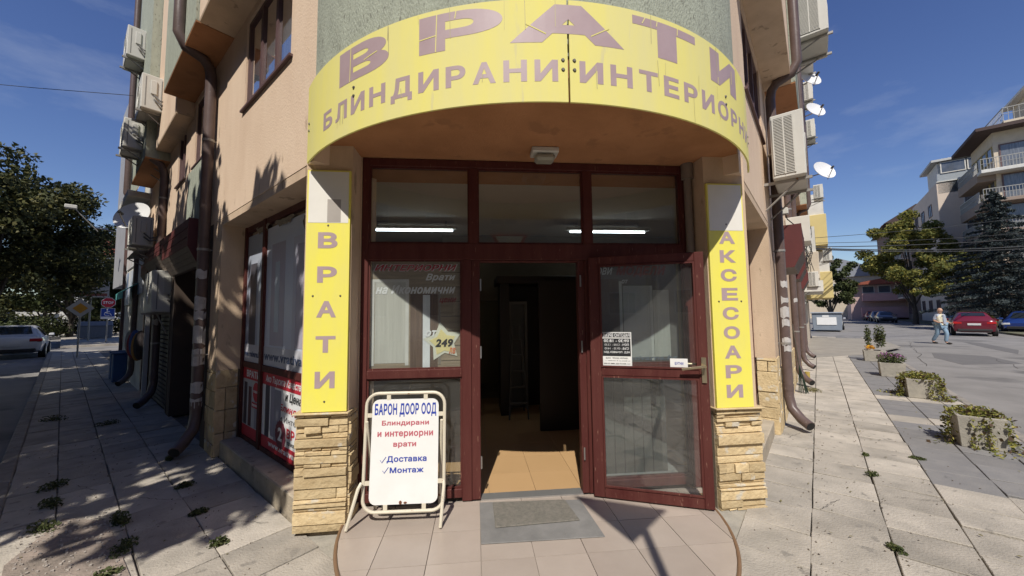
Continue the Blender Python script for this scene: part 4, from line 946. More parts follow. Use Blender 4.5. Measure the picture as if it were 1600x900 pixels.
# dark doorways with panels along the right facade
for s0, s1 in ((4.95, 6.1), (9.7, 11.0)):
    MB(RT).box(s0, s1, 1.3, 1.345, ZP + .1, 2.2).build('shop_glazing', DGLASS, bld); q = MB(RT)
    for a in (s0, (s0 + s1) / 2, s1 - .06): q.box(a, a + .06, 1.3, 1.38, ZP, 2.2)
    q.build('shop_frame', redwood, bld)
# ------------------------------------------------------------------ far end of the left facade: shops, posters
lfb = thing('white_end_building', 'white building with poster panels at the far end of the left facade', 'building', L(12, 1, ZP))
MB(L).box(9.8, 13.85, WO - .002, WO + .012, ZR, 4.98).build('wall', whitest, lfb); MB(L).box(13.86, 13.98, .9, 1.5, ZP, 9.0).build('corner_post', brownpvc, lfb)
MB(L).box(9.7, 11.6, WO, 1.80, 4.22, 4.36).build('balcony_slab', whitest, lfb, bevel=.01)
for i, (a, b, c, d, col) in enumerate(((10.0, 11.6, 3.2, 4.1, (.50, .56, .64)), (10.0, 11.6, 2.1, 3.1, (.38, .45, .60)), (11.7, 13.6, 2.9, 4.0, (.55, .50, .48)), (11.7, 13.6, 1.9, 2.8, (.25, .33, .50)))):
    MB(L).box(a, b, WO + .013, WO + .04, c, d).build('poster_panel', mat('poster_%d' % i, col, .5, tuple(1 - .6 * x for x in col), 1.6, .8), lfb)
w_ = MB(L).box(10.2, 11.9, WO + .013, WO + .05, 4.38, 4.96).build('window', whitest, lfb); MB(L).box(10.28, 11.82, WO + .051, WO + .06, 4.44, 4.9).build('pane', DGLASS, w_)
aw = thing('corrugated_canopy', 'small grey sloping canopy sheet below the left satellite dish', 'canopy', L(8.7, 1.6, 2.8))
q = MB(L); q.prof([(1.42, 2.86), (1.78, 2.78), (1.78, 2.79), (1.42, 2.872)], 8.0, 9.5); q.build('sheet', galv, aw)
for k in range(3): MB(L).tube([(8.1 + k * .65, 1.42, 2.6), (8.1 + k * .65, 1.74, 2.78)], .012, 5).build('stay', galv, aw)
cy = thing('turquoise_awning', 'little turquoise cloth awning above the far left shopfront', 'awning', L(11.5, 1.6, 2.1))
q = MB(L); q.prof([(1.46, 2.38), (1.72, 2.16), (1.72, 2.0), (1.71, 2.0), (1.71, 2.15), (1.46, 2.36)], 10.6, 12.4); q.build('cloth', mat('turquoise_cloth', (.10, .38, .36), .8), cy)
wp = thing('white_shop_panel', 'tall white strip panel at the edge of the far left shop', 'panel', L(8.8, 1.46, ZP)); MB(L).box(8.75, 8.83, 1.43, 1.50, ZP, 1.6).build('panel', whitest, wp)
cl = thing('hanging_goods', 'dark coats and coloured goods hung outside the far left shop', 'goods', L(10.2, 1.5, ZP))
for k in range(5):
    q = MB(L); q.sphere((9.3 + k * .42, 1.50, .95 - .05 * (k % 2)), .15, (.8, .7, 2.1), 10, 8); q.build('garment', mat('goods_%d' % k, ((.05, .04, .04), (.35, .18, .05), (.06, .10, .25), (.25, .05, .06), (.3, .28, .26))[k], .9), cl)
# blue bins by the far left shops
for i, (s, o, lab) in enumerate(((12.0, 1.6, 'blue plastic bin on the left pavement nearest the white shop panel'), (12.7, 1.6, 'blue plastic bin behind the other on the left pavement'))):
    t = thing('litter_bin', lab, 'bin', L(s, o, ZP), 0, 'blue bins by the far left shops')
    q = MB(L); q.prism([(s - .15, o - .13), (s + .15, o - .13), (s + .15, o + .13), (s - .15, o + .13)], ZP, .62); q.build('bin_body', binm, t, bevel=.02)
    MB(L).box(s - .17, s + .17, o - .15, o + .15, .621, .66).build('lid', binm, t, bevel=.01)
# ------------------------------------------------------------------ second building beyond on the right street side
yb_ = thing('yellow_balcony_building', 'pale beige building with yellow boxed balconies beyond the right facade', 'building', RT(22, 1, ZP))
MB(RT).box(17.05, 27.5, -6, 1.45, ZR, 8.9).build('wall', beige, yb_); MB(RT).box(17.3, 21.6, 1.46, 2.1, 2.3, 2.75).build('ledge', whitest, yb_)
for (a, b, c, d, o) in ((23.0, 26.5, 2.15, 3.55, 2.55), (22.0, 25.5, 4.85, 6.45, 2.45), (17.6, 20.5, 2.85, 4.0, 2.02)):
    bb = MB(RT).box(a, b, 1.455, o, c, d).build('balcony', yellowst if a > 21 else beige, yb_, bevel=.02)
    w_ = MB(RT).box(a + .1, b - .1, 1.46, o - .08, d + .002, d + 1.1).build('balcony_window', whitest, bb); MB(RT).box(a + .15, b - .15, o - .079, o - .07, d + .1, d + 1.0).build('pane', DGLASS, bb)
for k in range(3):
    for a in (17.6, 20.2):
        w_ = MB(RT).box(a, a + 1.2, 1.455, 1.48, 3.0 + 2.7 * k - 1.2 * (k == 0), 4.2 + 2.7 * k - 1.2 * (k == 0)).build('window', whitest, yb_)
        MB(RT).box(a + .08, a + 1.12, 1.481, 1.49, 3.08 + 2.7 * k - 1.2 * (k == 0), 4.12 + 2.7 * k - 1.2 * (k == 0)).build('pane', DGLASS, w_)
ac(RT, 17.2, 1.62, 2.5, 'air conditioner just above the farthest shutter box on the right', d=.34)
ac(RT, 20.8, 2.2, 3.9, 'white air conditioner between the two yellow balconies', d=.34)
ac(RT, 19.0, 2.0, 6.6, 'small air conditioner under the lowest dish on the beige right building', d=.34)
ab = thing('wall_box', 'cream metal cabinet fixed to the right facade above the middle shutter box', 'wall box', RT(7, 1.6, 2.9)); MB(RT).box(7.2, 7.9, 1.43, 1.84, 2.95, 3.5).build('casing', acm, ab, bevel=.01)
fl = thing('flood_light', 'small floodlight on a stalk above the nearest right shutter box', 'lamp', RT(4.5, 1.5, 3)); MB(RT).box(4.5, 4.62, 1.5, 1.60, 3.02, 3.12).build('head', acm, fl, bevel=.01); MB(RT).tube([(4.56, 1.56, 3.02), (4.6, 1.58, 2.95), (4.8, 1.66, 2.88)], .008, 5).build('cable', acdark, fl)
# tangled wires
wv = thing('tangled_wires', 'tangle of loose wires on the beige wall beyond the right shutter boxes', 'wires', RT(17.5, 1.5, 3.5))
q = MB(RT)
for k in range(12):
    p = [(16.9 + random.uniform(0, .6), 1.5 + random.uniform(0, .35), 4.9 - .33 * j + random.uniform(-.2, .2)) for j in range(6)]; q.tube(p, .012, 4)
q.build('wire', acdark, wv)
# pole pipe stub and cables low on the right facade
st = thing('yellow_stub_pipe', 'short cut yellow gas pipe stub standing in the right pavement', 'pipe', RT(8.6, 1.57, ZP)); MB(RT).tube([(8.6, 1.6, ZP), (8.6, 1.6, .08)], .05, 12).build('pipe', mat('yellow_pipe', (.42, .30, .07), .6), st)
br = thing('leaning_broom', 'old broom with dark green bristles leaning on the right wall', 'broom', RT(6.6, 1.5, ZP))
MB(RT).tube([(6.65, 1.53, .45), (6.75, 1.46, 1.25)], .012, 6).build('stick', barkm, br)
q = MB(RT)
for k in range(24): q.tube([(6.65, 1.53, .48), (6.6 + random.uniform(-.1, .1), 1.57 + random.uniform(-.07, .1), ZP + .01)], .004, 3)
q.build('bristles', mat('bristle', (.03, .05, .035), .9), br)
# ------------------------------------------------------------------ A-board
abd = thing('pavement_sign', 'white A-board with blue and pink lettering on cream tube legs', 'sandwich board', (-.55, -.2, 0))
lean = math.atan2(.10, .86); BF = Fr((-.545, -.265, .085), (1, -.04, 0), (0, math.cos(lean), -math.sin(lean) * 0 + 0), (0, .11, .994))
BF.y = Vector((.04, .994, -.11))
w_, h_ = .295, .84; rc_ = .09
loop = []
for cx, cz, a0 in ((w_ - rc_, h_ - rc_, 0), (-w_ + rc_, h_ - rc_, 90), (-w_ + rc_, rc_, 180), (w_ - rc_, rc_, 270)):
    for k in range(7): a = R_(a0 + 15 * k); loop.append((cx + rc_ * math.cos(a), 0, cz + rc_ * math.sin(a)))
MB(BF).tube(loop, .0125, 8, closed=True).build('tube_frame', metalw, abd, smooth=True)
pw = .25; q = MB(BF); pts = []
for cx, cz, a0 in ((pw - .05, h_ - .045 - .05, 0), (-pw + .05, h_ - .045 - .05, 90), (-pw + .05, .05 + .05, 180), (pw - .05, .05 + .05, 270)):
    for k in range(5): a = R_(a0 + 22.5 * k); pts.append((cx + .05 * math.cos(a), cz + .05 * math.sin(a)))
A = [q.v((x, -.004, z)) for x, z in pts]; B = [q.v((x, .004, z)) for x, z in pts]; q.bm.faces.new(A); q.bm.faces.new(B[::-1])
for i in range(len(A)): q.bm.faces.new((A[i], B[i], B[(i + 1) % len(A)], A[(i + 1) % len(A)]))
q.build('panel', paper, abd)
for x, z in ((-.13, .028), (.15, .028), (-.13, h_ - .028), (.15, h_ - .028)): MB(BF).box(x - .015, x + .015, -.005, .005, z - .022, z + .022).build('tab', metalw, abd)
for z in (.2, .68):
    for sx in (-1, 1): MB(BF).box(sx * .272 - .022, sx * .272 + .022, -.005, .005, z - .015, z + .015).build('tab', metalw, abd)
bf = planefn(BF, -.0045, -1)
for tx, mm, a, b, c, d, bo in (('БАРОН ДООР ООД', bluep, -.232, .232, .665, .765, .03), ('Блиндирани', pinkp, -.175, .178, .595, .640, .03), ('и интериорни', pinkp, -.205, .210, .512, .560, .03), ('врати', pinkp, -.085, .085, .440, .480, .03), ('Доставка', bluep, -.13, .165, .335, .385, .03), ('Монтаж', bluep, -.105, .145, .265, .305, .03)):
    lettering(tx, mm, abd, bf, a, b, c, d, bo, thick=.001)
for x, z in ((-.165, .335), (-.145, .262)): MB(BF).tube([(x - .012, -.0055, z + .022), (x, -.0055, z + .004), (x + .03, -.0055, z + .045)], .0025, 4).build('tick', bluep, abd)
MB().tube([(-.845, -.262, .30), (-.86, -.29, .27), (-.925, -.335, .012)], .012, 8).build('leg', metalw, abd, smooth=True)
MB().tube([(-.25, -.285, .30), (-.245, -.31, .28), (-.265, -.37, .012)], .012, 8).build('leg', metalw, abd, smooth=True)
MB().tube([(-.83, -.20, .72), (-.80, -.05, .012)], .012, 8).build('leg', metalw, abd); MB().tube([(-.27, -.22, .72), (-.30, -.06, .012)], .012, 8).build('leg', metalw, abd)
q = MB(BF); q.sphere((-.02, -.006, .062), .011, (1, .3, 1.3)); q.sphere((.015, -.006, .06), .008, (1.6, .3, 1)); q.build('rust_spot', mat('rust', (.16, .06, .03), .9), abd)
# mats
rm = thing('rubber_mat', 'grey rubber underlay mat on the tiles before the doorway', 'mat', (.43, -.34, 0))
MB().prism([(.015, -.045), (.83, -.095), (.86, -.60), (.02, -.585)], .0012, .009).build('sheet', rubber, rm, bevel=.003)
cm = thing('door_mat', 'worn beige coir doormat lying on the grey rubber mat', 'mat', (.42, -.28, .01))
q = MB(); q.prism([(.12, -.075), (.70, -.10), (.74, -.40), (.125, -.425)], .0095, .021); q.build('pile', carpet, cm, bevel=.004)
# ------------------------------------------------------------------ foliage
def leafmesh(name, pts, nrm, size, sizev=.35, aspect=.55):
    n = len(pts); a = rng.normal(size=(n, 3)); a -= (a * nrm).sum(1)[:, None] * nrm; a /= np.linalg.norm(a, axis=1)[:, None] + 1e-9; b = np.cross(nrm, a)
    s_ = size * (1 + rng.uniform(-sizev, sizev, n))[:, None]
    v = np.stack([pts - a * s_, pts + b * s_ * aspect, pts + a * s_, pts - b * s_ * aspect], 1).reshape(-1, 3)
    me = bpy.data.meshes.new(name); me.vertices.add(4 * n); me.vertices.foreach_set('co', v.ravel()); me.loops.add(4 * n); me.loops.foreach_set('vertex_index', np.arange(4 * n)); me.polygons.add(n)
    me.polygons.foreach_set('loop_start', np.arange(0, 4 * n, 4)); me.polygons.foreach_set('loop_total', np.full(n, 4)); me.update(); return me
def rdir(n, up=0.0):
    d = rng.normal(size=(n, 3)); d[:, 2] += up; return d / np.linalg.norm(d, axis=1)[:, None]
def crown(rx, rz, zc, n, size, clumps=60, squash=.75, low=-.6):
    pc = []
    while len(pc) < clumps:
        p = rng.uniform(-1, 1, 3)
        d = np.linalg.norm(p)
        if d < 1 and d > .35 and p[2] > low: pc.append(p * np.array([rx, rx, rz]) * (.9 + .25 * rng.random()))
    pc = np.array(pc); w = rng.uniform(.5, 1.5, clumps); idx = rng.choice(clumps, n, p=w / w.sum())
    rad = (rx * .22) * (w[idx] ** .5)
    pts = pc[idx] + rdir(n) * (rad * rng.random(n) ** .45)[:, None] * np.array([1, 1, squash]); pts[:, 2] += zc
    return pts, rdir(n, .6), pc + np.array([0, 0, zc])
def tree(name, label, cat, x, y, h, rx, z0, m, n, size, tr=.16, clumps=60, group=None, z=ZP, lean=0):
    t = thing(name, label, cat, (x, y, z), random.uniform(0, 6.28), group); rz = (h - z0) / 2; zc = z0 + rz
    pts, nr, pc = crown(rx, rz, zc, n, size, clumps)
    link('crown', leafmesh('crown', pts, nr, size), m, t)
    q = MB(); q.tube([(0, 0, -.1), (.05, 0, z0 * .5), (.02, .05, z0), (0, 0, zc)], tr, 9, rs=[tr * 1.25, tr, tr * .8, tr * .45]); q.build('trunk', barkm, t, local=True, smooth=True)
    for k in range(9):
        p = pc[rng.integers(len(pc))]; s0 = z0 * (.75 + .4 * rng.random()); q = MB(); q.tube([(0, 0, s0), (p[0] * .45, p[1] * .45, s0 + (p[2] - s0) * .6), tuple(p)], .05, 5, rs=[tr * .4, tr * .22, tr * .06]); q.build('limb', barkm, t, local=True)
    return t
# trees in the row beyond the left street (these throw the dappled shade on the pavement)
LT = lambda s, o: L(s, o, 0)
tree('broad_street_tree', 'large dark street tree filling the left edge of the picture', 'tree', -29.2, 22.0, 11.0, 5.4, 1.7, leafolive, 42000, .135, .25, 110)
tree('broad_street_tree', 'tall tree crown leaning in from the left edge behind the white car', 'tree', -30.5, 15.5, 11.6, 4.8, 2.2, leafolive, 30000, .14, .25, 80)
tree('street_tree', 'rounded dark tree behind the diamond priority sign', 'tree', -36.5, 34.0, 9.4, 4.6, 1.4, leafdark, 16000, .16, .2, 60)
tree('street_tree', 'low dark tree between the waste container and the stop sign', 'tree', -33.0, 35.5, 6.0, 3.1, 1.0, leafdark, 9000, .15, .15, 40)
tree('street_tree', 'sunlit green tree below the red roofed house on the left', 'tree', -41.5, 46.0, 8.6, 4.2, 1.0, leafolive, 9000, .19, .2, 50)
for i, (x, y, h) in enumerate(((-47, 42, 8), (-56, 40, 8.5), (-44, 30, 5.5))):
    tree('street_tree', ['bushy olive tree low behind the white car', 'far bushy tree at the left edge beyond the hedge', 'short spreading tree over the left hedge'][i], 'tree', x, y, h, 3.8, 1.0, leafolive, 7000, .19, .2, 40)
sh = [(-6.65, -2.85, 8.8, 3.5, 3.2), (-10.2, .4, 9.2, 3.6, 3.0), (-14.8, 4.4, 9.4, 3.6, 2.8), (-19.8, 8.6, 9.5, 3.4, 2.8), (-9.9, -4.0, 9.6, 3.8, 3.2)]
for i, (x, y, h, rx, z0) in enumerate(sh):
    tree('street_tree', ['street tree nearest the photographer shading the left pavement', 'street tree opposite the left facade shading the road', 'third street tree of the row across the left street', 'fourth street tree of the row across the left street', 'tall street tree behind the photographer on the left'][i], 'tree', x, y, h, rx, z0, leafdark, 26000, .13, .2, 75)
# hedges
def shrubmass(name, label, pts_fn, n, size, m, cat='hedge', kind=None):
    pts = pts_fn(n); t = thing(name, label, cat, tuple(pts.mean(0)[:2]) + (ZP,)); c = np.array([t.location.x, t.location.y, ZP])
    link('foliage', leafmesh('foliage', pts - c, rdir(n, .5), size), m, t); return t
def hedge(x0, y0, x1, y1, w_, h_):
    def f(n):
        u = rng.random(n); p = np.stack([x0 + (x1 - x0) * u, y0 + (y1 - y0) * u, np.zeros(n)], 1); p[:, 0] += rng.uniform(-w_, w_, n); p[:, 1] += rng.uniform(-w_, w_, n)
        bump = .75 + .25 * np.sin(u * 23) + .15 * np.sin(u * 57); p[:, 2] = ZP + rng.random(n) ** .6 * h_ * bump; return p
    return f
shrubmass('hedge', 'long leafy hedge behind the white car on the left', hedge(-52, 26, -36, 40, 1.3, 2.2), 16000, .12, leafolive)
shrubmass('hedge', 'dark low hedge at the left edge behind the hedge trees', hedge(-40, 20, -37, 33, 1.2, 1.7), 9000, .11, leafdark)
for nm, s, o in (('waste_container', 0, 0),):
    wc = thing(nm, 'grey rounded waste container standing at the far left kerb', 'container', (-30.8, 30.1, ZR))
    q = MB(Fr((-30.8, 30.1, 0), (.72, .69, 0), (-.69, .72, 0))); q.prof([(-.6, 0), (.6, 0), (.72, .95), (.45, 1.32), (-.45, 1.32), (-.72, .95)], -.95, .95); q.build('bin_body', mat('grey_bin', (.24, .24, .25), .6), wc, bevel=.06)
    q = MB(Fr((-30.8, 30.1, 0), (.72, .69, 0), (-.69, .72, 0))); q.box(-1.0, 1.0, -.75, .75, .93, .99); q.build('rim', mat('grey_bin2', (.16, .16, .17), .6), wc)
# signs on the left
def post(name, label, x, y, h, r=.03, cat='sign'):
    t = thing(name, label, cat, (x, y, ZP)); MB().tube([(x, y, ZP - .05), (x, y, h)], r, 8).build('post', galv, t); return t
fc = lambda x, y: (Vector((x, y, 0)) - Vector((0, -3.15, 0))).normalized()
def signframe(x, y, z):      # faces back along the left street
    return Fr((x, y, z), L.y * -1, L.x)
def plate(fr, pts, m, par, b0, b1, name='plate'):
    q = MB(fr); A = [q.v((x, b0, z)) for x, z in pts]; B = [q.v((x, b1, z)) for x, z in pts]; q.bm.faces.new(A); q.bm.faces.new(B[::-1])
    for i in range(len(A)): q.bm.faces.new((A[i], B[i], B[(i + 1) % len(A)], A[(i + 1) % len(A)]))
    return q.build(name, m, par)
def poly(n, r, rot=0): return [(r * math.cos(rot + 2 * math.pi * k / n), r * math.sin(rot + 2 * math.pi * k / n)) for k in range(n)]
ds = post('priority_sign', 'yellow and white diamond priority road sign on a thin pole at the left kerb', -16.7, 14.2, 2.0); F_ = signframe(-16.7, 14.2, 1.98)
plate(F_, poly(4, .40), mat('sign_white_edge', (.50, .50, .48), .5), ds, -.045, -.035); plate(F_, poly(4, .22), mat('sign_amber', (.62, .30, .03), .5), ds, -.049, -.0455, 'diamond')
ss = post('stop_sign', 'red octagonal stop sign over a blue disabled parking plate at the far left corner', -25.0, 24.6, 3.1, .04); F_ = signframe(-25.0, 24.6, 2.62)
plate(F_, poly(8, .36, math.pi / 8), whitep, ss, -.055, -.045); plate(F_, poly(8, .335, math.pi / 8), redp, ss, -.059, -.0555, 'octagon'); lettering('STOP', whitep, ss, planefn(F_, -.0595, -1), -.24, .24, -.09, .09, .04)
F2 = signframe(-25.0, 24.6, 1.87); plate(F2, [(-.33, -.36), (.33, -.36), (.33, .36), (-.33, .36)], whitep, ss, -.055, -.045); plate(F2, [(-.31, -.2), (.31, -.2), (.31, .34), (-.31, .34)], mat('sign_blue', (.02, .07, .35), .5), ss, -.059, -.0555, 'blue_field')
q = MB(F2); q.tube([(-.04, -.064, .24), (-.04, -.064, .02), (.10, -.064, .02), (.17, -.064, -.13)], .022, 6); q.tube([(-.03 + .13 * math.cos(a), -.064, -.02 + .13 * math.sin(a)) for a in [R_(100 + 25 * k) for k in range(10)]], .016, 5); q.tube([(-.04, -.064, .13), (.07, -.064, .13)], .018, 5); q.sphere((-.04, -.064, .29), .04); q.build('wheelchair_symbol', whitep, ss)
# board above the stop sign
bb = post('hoarding', 'small weathered advertising board above the far left stop sign', -28.0, 26.6, 4.4, .05, 'board'); F_ = signframe(-28.0, 26.6, 3.65)
plate(F_, [(-.8, -.55), (.9, -.55), (.9, .85), (-.8, .85)], whitest, bb, -.09, -.05); plate(F_, [(-.7, .1), (.2, .1), (.2, .75), (-.7, .75)], mat('board_picture', (.45, .36, .22), .6, (.08, .05, .04), 2, .9), bb, -.095, -.091, 'picture'); plate(F_, [(-.7, -.45), (.8, -.45), (.8, -.25), (-.7, -.25)], mat('board_red', (.35, .12, .09), .6), bb, -.095, -.091, 'picture')
# street lamp arms
def lamp(label, x, y, h, ax, ay, L_, drop):
    t = thing('street_lamp', label, 'street lamp', (x, y, ZP)); q = MB(); q.tube([(x, y, ZP), (x, y, h)], .07, 8); q.build('pole', galv, t)
    MB().tube([(x, y, h - .6), (x + ax * L_ * .5, y + ay * L_ * .5, h - .15), (x + ax * L_, y + ay * L_, h)], .03, 6).build('arm', galv, t)
    F_ = Fr((x + ax * L_, y + ay * L_, h), (ax, ay, 0), (-ay, ax, 0)); q = MB(F_); q.prof([(-.12, 0), (.12, 0), (.08, .1), (-.08, .1)], -.05, .62); q.build('lamp_head', acm, t, bevel=.02)
lamp('curved arm street lamp against the sky left of the white end building', -24.0, 25.6, 7.6, -.71, -.70, 1.7, 0)
wl_ = thing('wall_floodlight', 'small floodlight on a bracket below the left street lamp', 'lamp', L(22, 1.9, 6)); MB(L).tube([(22, 1.78, 5.3), (22, 2.5, 6.2)], .02, 6).build('arm', galv, wl_); MB(L).box(21.9, 22.15, 2.4, 2.75, 6.15, 6.3).build('head', acm, wl_, bevel=.02)
# ------------------------------------------------------------------ cars
carglass = mat('car_glass', (.02, .025, .03), .06, None, 3, .2, spec=.9)
lampred = mat('tail_lamp', (.45, .02, .02), .25); lampw = mat('head_lamp', (.6, .6, .58), .15); plasb = mat('black_plastic', (.03, .03, .03), .6); platem = mat('number_plate', (.6, .6, .58), .5)
def paint(name, c): 
    m = mat(name, c, .28, None, 3, .1, spec=.6); m.node_tree.nodes['Principled BSDF'].inputs['Coat Weight'].default_value = .6; return m
def car(label, m, x, y, heading, kind='sedan', group=None):
    t = thing('parked_car', label, 'car', (x, y, ZR), heading, group)
    if kind == 'sedan': st_ = [(-2.28, .40, .80, .86, .70, .58), (-2.2, .30, .90, .97, .84, .72), (-1.75, .22, .95, 1.05, .89, .70), (-1.05, .20, .94, 1.40, .90, .56), (-.45, .20, .93, 1.46, .90, .58), (.25, .20, .92, 1.44, .90, .58), (.65, .20, .91, 1.36, .90, .60), (1.3, .22, .90, .98, .89, .72), (1.95, .24, .78, .86, .85, .68), (2.22, .34, .62, .70, .74, .55)]
    else: st_ = [(-1.98, .40, .85, .92, .72, .62), (-1.9, .26, .93, 1.0, .84, .70), (-1.72, .24, .97, 1.22, .86, .62), (-1.45, .22, .97, 1.42, .87, .56), (-.75, .20, .95, 1.49, .87, .58), (.1, .20, .93, 1.47, .87, .58), (.45, .20, .92, 1.38, .87, .60), (1.15, .22, .88, .98, .86, .70), (1.7, .24, .76, .86, .82, .64), (1.98, .34, .60, .70, .70, .5)]
    bm = bmesh.new(); rings = []
    for (X, zl, zb, zt, w_, wr) in st_:
        hf_ = [(w_ * .55, zl), (w_ * .93, zl + .06), (w_, zl + (zb - zl) * .55), (w_ * .965, zb), (wr * 1.02, zt - (zt - zb) * .12), (wr * .85, zt), (0, zt + .015)]
        pts = [(0, zl)] + hf_ + [(-a, b) for a, b in hf_[-2::-1]]
        rings.append([bm.verts.new((X, a, b)) for a, b in pts])
    n = len(rings[0])
    for i in range(len(rings) - 1):
        for k in range(n): bm.faces.new((rings[i][k], rings[i][(k + 1) % n], rings[i + 1][(k + 1) % n], rings[i + 1][k]))
    bm.faces.new(rings[0]); bm.faces.new(rings[-1][::-1]); bmesh.ops.recalc_face_normals(bm, faces=bm.faces)
    P = [[v.co.copy() for v in r] for r in rings]
    me = bpy.data.meshes.new('body'); bm.to_mesh(me); bm.free(); link('body', me, m, t, True)
    def pane(a, b, c, d, nm='window', sh=.9, off=.012):
        ce = (a + b + c + d) / 4; nrm = (b - a).cross(d - a).normalized(); 
        if nrm.dot(ce - Vector((0, 0, .8))) < 0: nrm = -nrm
        q = MB(); q.bm.faces.new([q.bm.verts.new(ce + (p - ce) * sh + nrm * off) for p in (a, b, c, d)]); q.bm.faces.new([q.bm.verts.new(ce + (p - ce) * sh - nrm * .03) for p in (a, b, c, d)]); q.build(nm, carglass, t, local=True)
    gi = range(3, 6) if kind == 'sedan' else range(3, 6)
    for i in gi:
        for k in (4, n - 5): pane(P[i][k], P[i + 1][k], P[i + 1][k + 1], P[i][k + 1])
    i0 = 2; pane(P[i0][6], P[i0 + 1][6], P[i0 + 1][8], P[i0][8], 'rear_window', .9, .03)
    pane(P[6][6], P[7][6], P[7][8], P[6][8], 'windscreen', .92, .03)
    xr = st_[1][0] - .02; xf = st_[-2][0]
    for sy in (-1, 1):
        q = MB(); q.box(st_[0][0] - .012, xr + .2, sy * .66 - .19, sy * .66 + .19, .74, .89); q.build('tail_light', lampred, t, local=True, bevel=.03)
        q = MB(); q.box(xf - .05, st_[-1][0] + .012, sy * .62 - .19, sy * .62 + .19, .58, .72); q.build('headlight', lampw, t, local=True, bevel=.03)
        q = MB(); q.box(.62, .80, sy * .98 - .09, sy * .98 + .09, .92, 1.05); q.build('mirror', m, t, local=True, bevel=.03)
        for X in (st_[0][0] + .82, st_[-1][0] - .82):
            q = MB(); q.disc((X, sy * .72 - (.0 if sy > 0 else .2) + (0 if sy > 0 else 0), .31), .32, (0, 1, 0), 22, .2); wh = q.build('tyre', blackrub, t, local=True)
            q = MB(); q.disc((X, sy * .925 - (.012 if sy < 0 else 0), .31), .21, (0, 1, 0), 14, .012); q.build('rim', steel, wh, local=True)
    q = MB(); q.box(st_[0][0] - .02, st_[0][0] + .12, -.68, .68, .30, .46); q.build('rear_bumper', plasb, t, local=True, bevel=.03)
    q = MB(); q.box(st_[0][0] - .035, st_[0][0], -.26, .26, .56 if kind == 'sedan' else .68, .68 if kind == 'sedan' else .80); q.build('number_plate', platem, t, local=True)
    q = MB(); q.box(st_[-1][0] - .05, st_[-1][0] + .02, -.6, .6, .32, .5); q.build('front_grille', plasb, t, local=True, bevel=.02)
    return t
HL = math.atan2(1, -1); HR = math.atan2(1, 1)
car('white saloon car seen from behind at the left edge of the road', paint('white_paint', (.62, .62, .62)), -21.6, 16.6, HL - .03)
car('dark red hatchback parked behind the walking man', paint('wine_paint', (.13, .008, .02)), 31.9, 18.0, R_(37), 'hatch')
car('bright blue hatchback cut by the right edge of the picture', paint('blue_paint', (.015, .04, .17)), 37.2, 18.6, R_(203), 'hatch')
car('olive gold car just showing behind the dark red hatchback', paint('gold_paint', (.20, .15, .04)), 38.8, 23.0, HR + .3, 'hatch')
car('pale grey car behind the blue hatchback at the right edge', paint('grey_paint', (.30, .32, .34)), 42.5, 22.0, HR + .2)
car('silver car half hidden by the grey container', paint('silver_paint', (.45, .46, .47)), 31.6, 27.4, HR + 3.14, 'hatch')
for i, (s, o, c, lab) in enumerate(((52, 9.2, (.30, .33, .42), 'pale blue car far down the right street'), (66, 8.6, (.05, .06, .09), 'dark navy car far along the right kerb'), (72, 8.5, (.16, .15, .15), 'dark grey car farther along the right kerb'), (78.5, 8.4, (.28, .02, .03), 'small red car far along the right kerb'), (85, 8.3, (.04, .04, .045), 'black car far along the right kerb'), (92, 8.2, (.10, .10, .11), 'farthest parked car on the right kerb'))):
    if i == 0: continue
    p = RT(s, o, 0); car(lab, paint('paint_%d' % i, c), p.x, p.y, HR + 3.14, 'sedan' if i % 2 else 'hatch', 'cars parked far down the right street')
# ------------------------------------------------------------------ container and planters
ct = thing('building_waste_skip', 'grey blue metal container standing at the end of the right pavement', 'container', RT(37, 2.3, ZR))
q = MB(RT); q.prof([(1.5, ZR + .12), (3.25, ZR + .12), (3.3, 1.25), (1.45, 1.25)], 36.0, 38.6); q.build('bin_body', contm, ct, bevel=.03)
MB(RT).box(35.9, 38.7, 1.38, 3.37, 1.252, 1.34).build('lid', mat('container_lid', (.30, .33, .37), .5), ct, bevel=.02); MB(RT).box(35.96, 35.995, 1.75, 2.95, .35, .95).build('white_notice', paper, ct)
MB(RT).box(35.97, 35.998, 2.1, 2.5, .98, 1.1).build('badge', paper, ct)
def planter(s, o, label, plant, w_=.44, d_=.46, h_=.33):
    t = thing('concrete_planter', label, 'planter', RT(s, o, ZP), 0, 'concrete planters along the right kerb')
    q = MB(RT); a, b, c, d = s - d_ / 2, s + d_ / 2, o - w_ / 2, o + w_ / 2; k = .02; z0, z1 = ZP + .004, ZP + h_
    lo = [q.v(p) for p in ((a + k, c + k, z0), (b - k, c + k, z0), (b - k, d - k, z0), (a + k, d - k, z0))]; hi = [q.v(p) for p in ((a, c, z1), (b, c, z1), (b, d, z1), (a, d, z1))]
    ii = [q.v(p) for p in ((a + .035, c + .035, z1), (b - .035, c + .035, z1), (b - .035, d - .035, z1), (a + .035, d - .035, z1))]; jj = [q.v(p) for p in ((a + .035, c + .035, z1 - .04), (b - .035, c + .035, z1 - .04), (b - .035, d - .035, z1 - .04), (a + .035, d - .035, z1 - .04))]
    q.bm.faces.new(lo[::-1]); q.bm.faces.new(jj)
    for i in range(4):
        j = (i + 1) % 4; q.bm.faces.new((lo[i], lo[j], hi[j], hi[i])); q.bm.faces.new((hi[i], hi[j], ii[j], ii[i])); q.bm.faces.new((ii[i], ii[j], jj[j], jj[i]))
    q.build('trough', concrete, t, bevel=.004)
    MB(RT).box(a + .036, b - .036, c + .036, d - .036, z1 - .039, z1 - .03).build('soil', jointm, t)
    return t
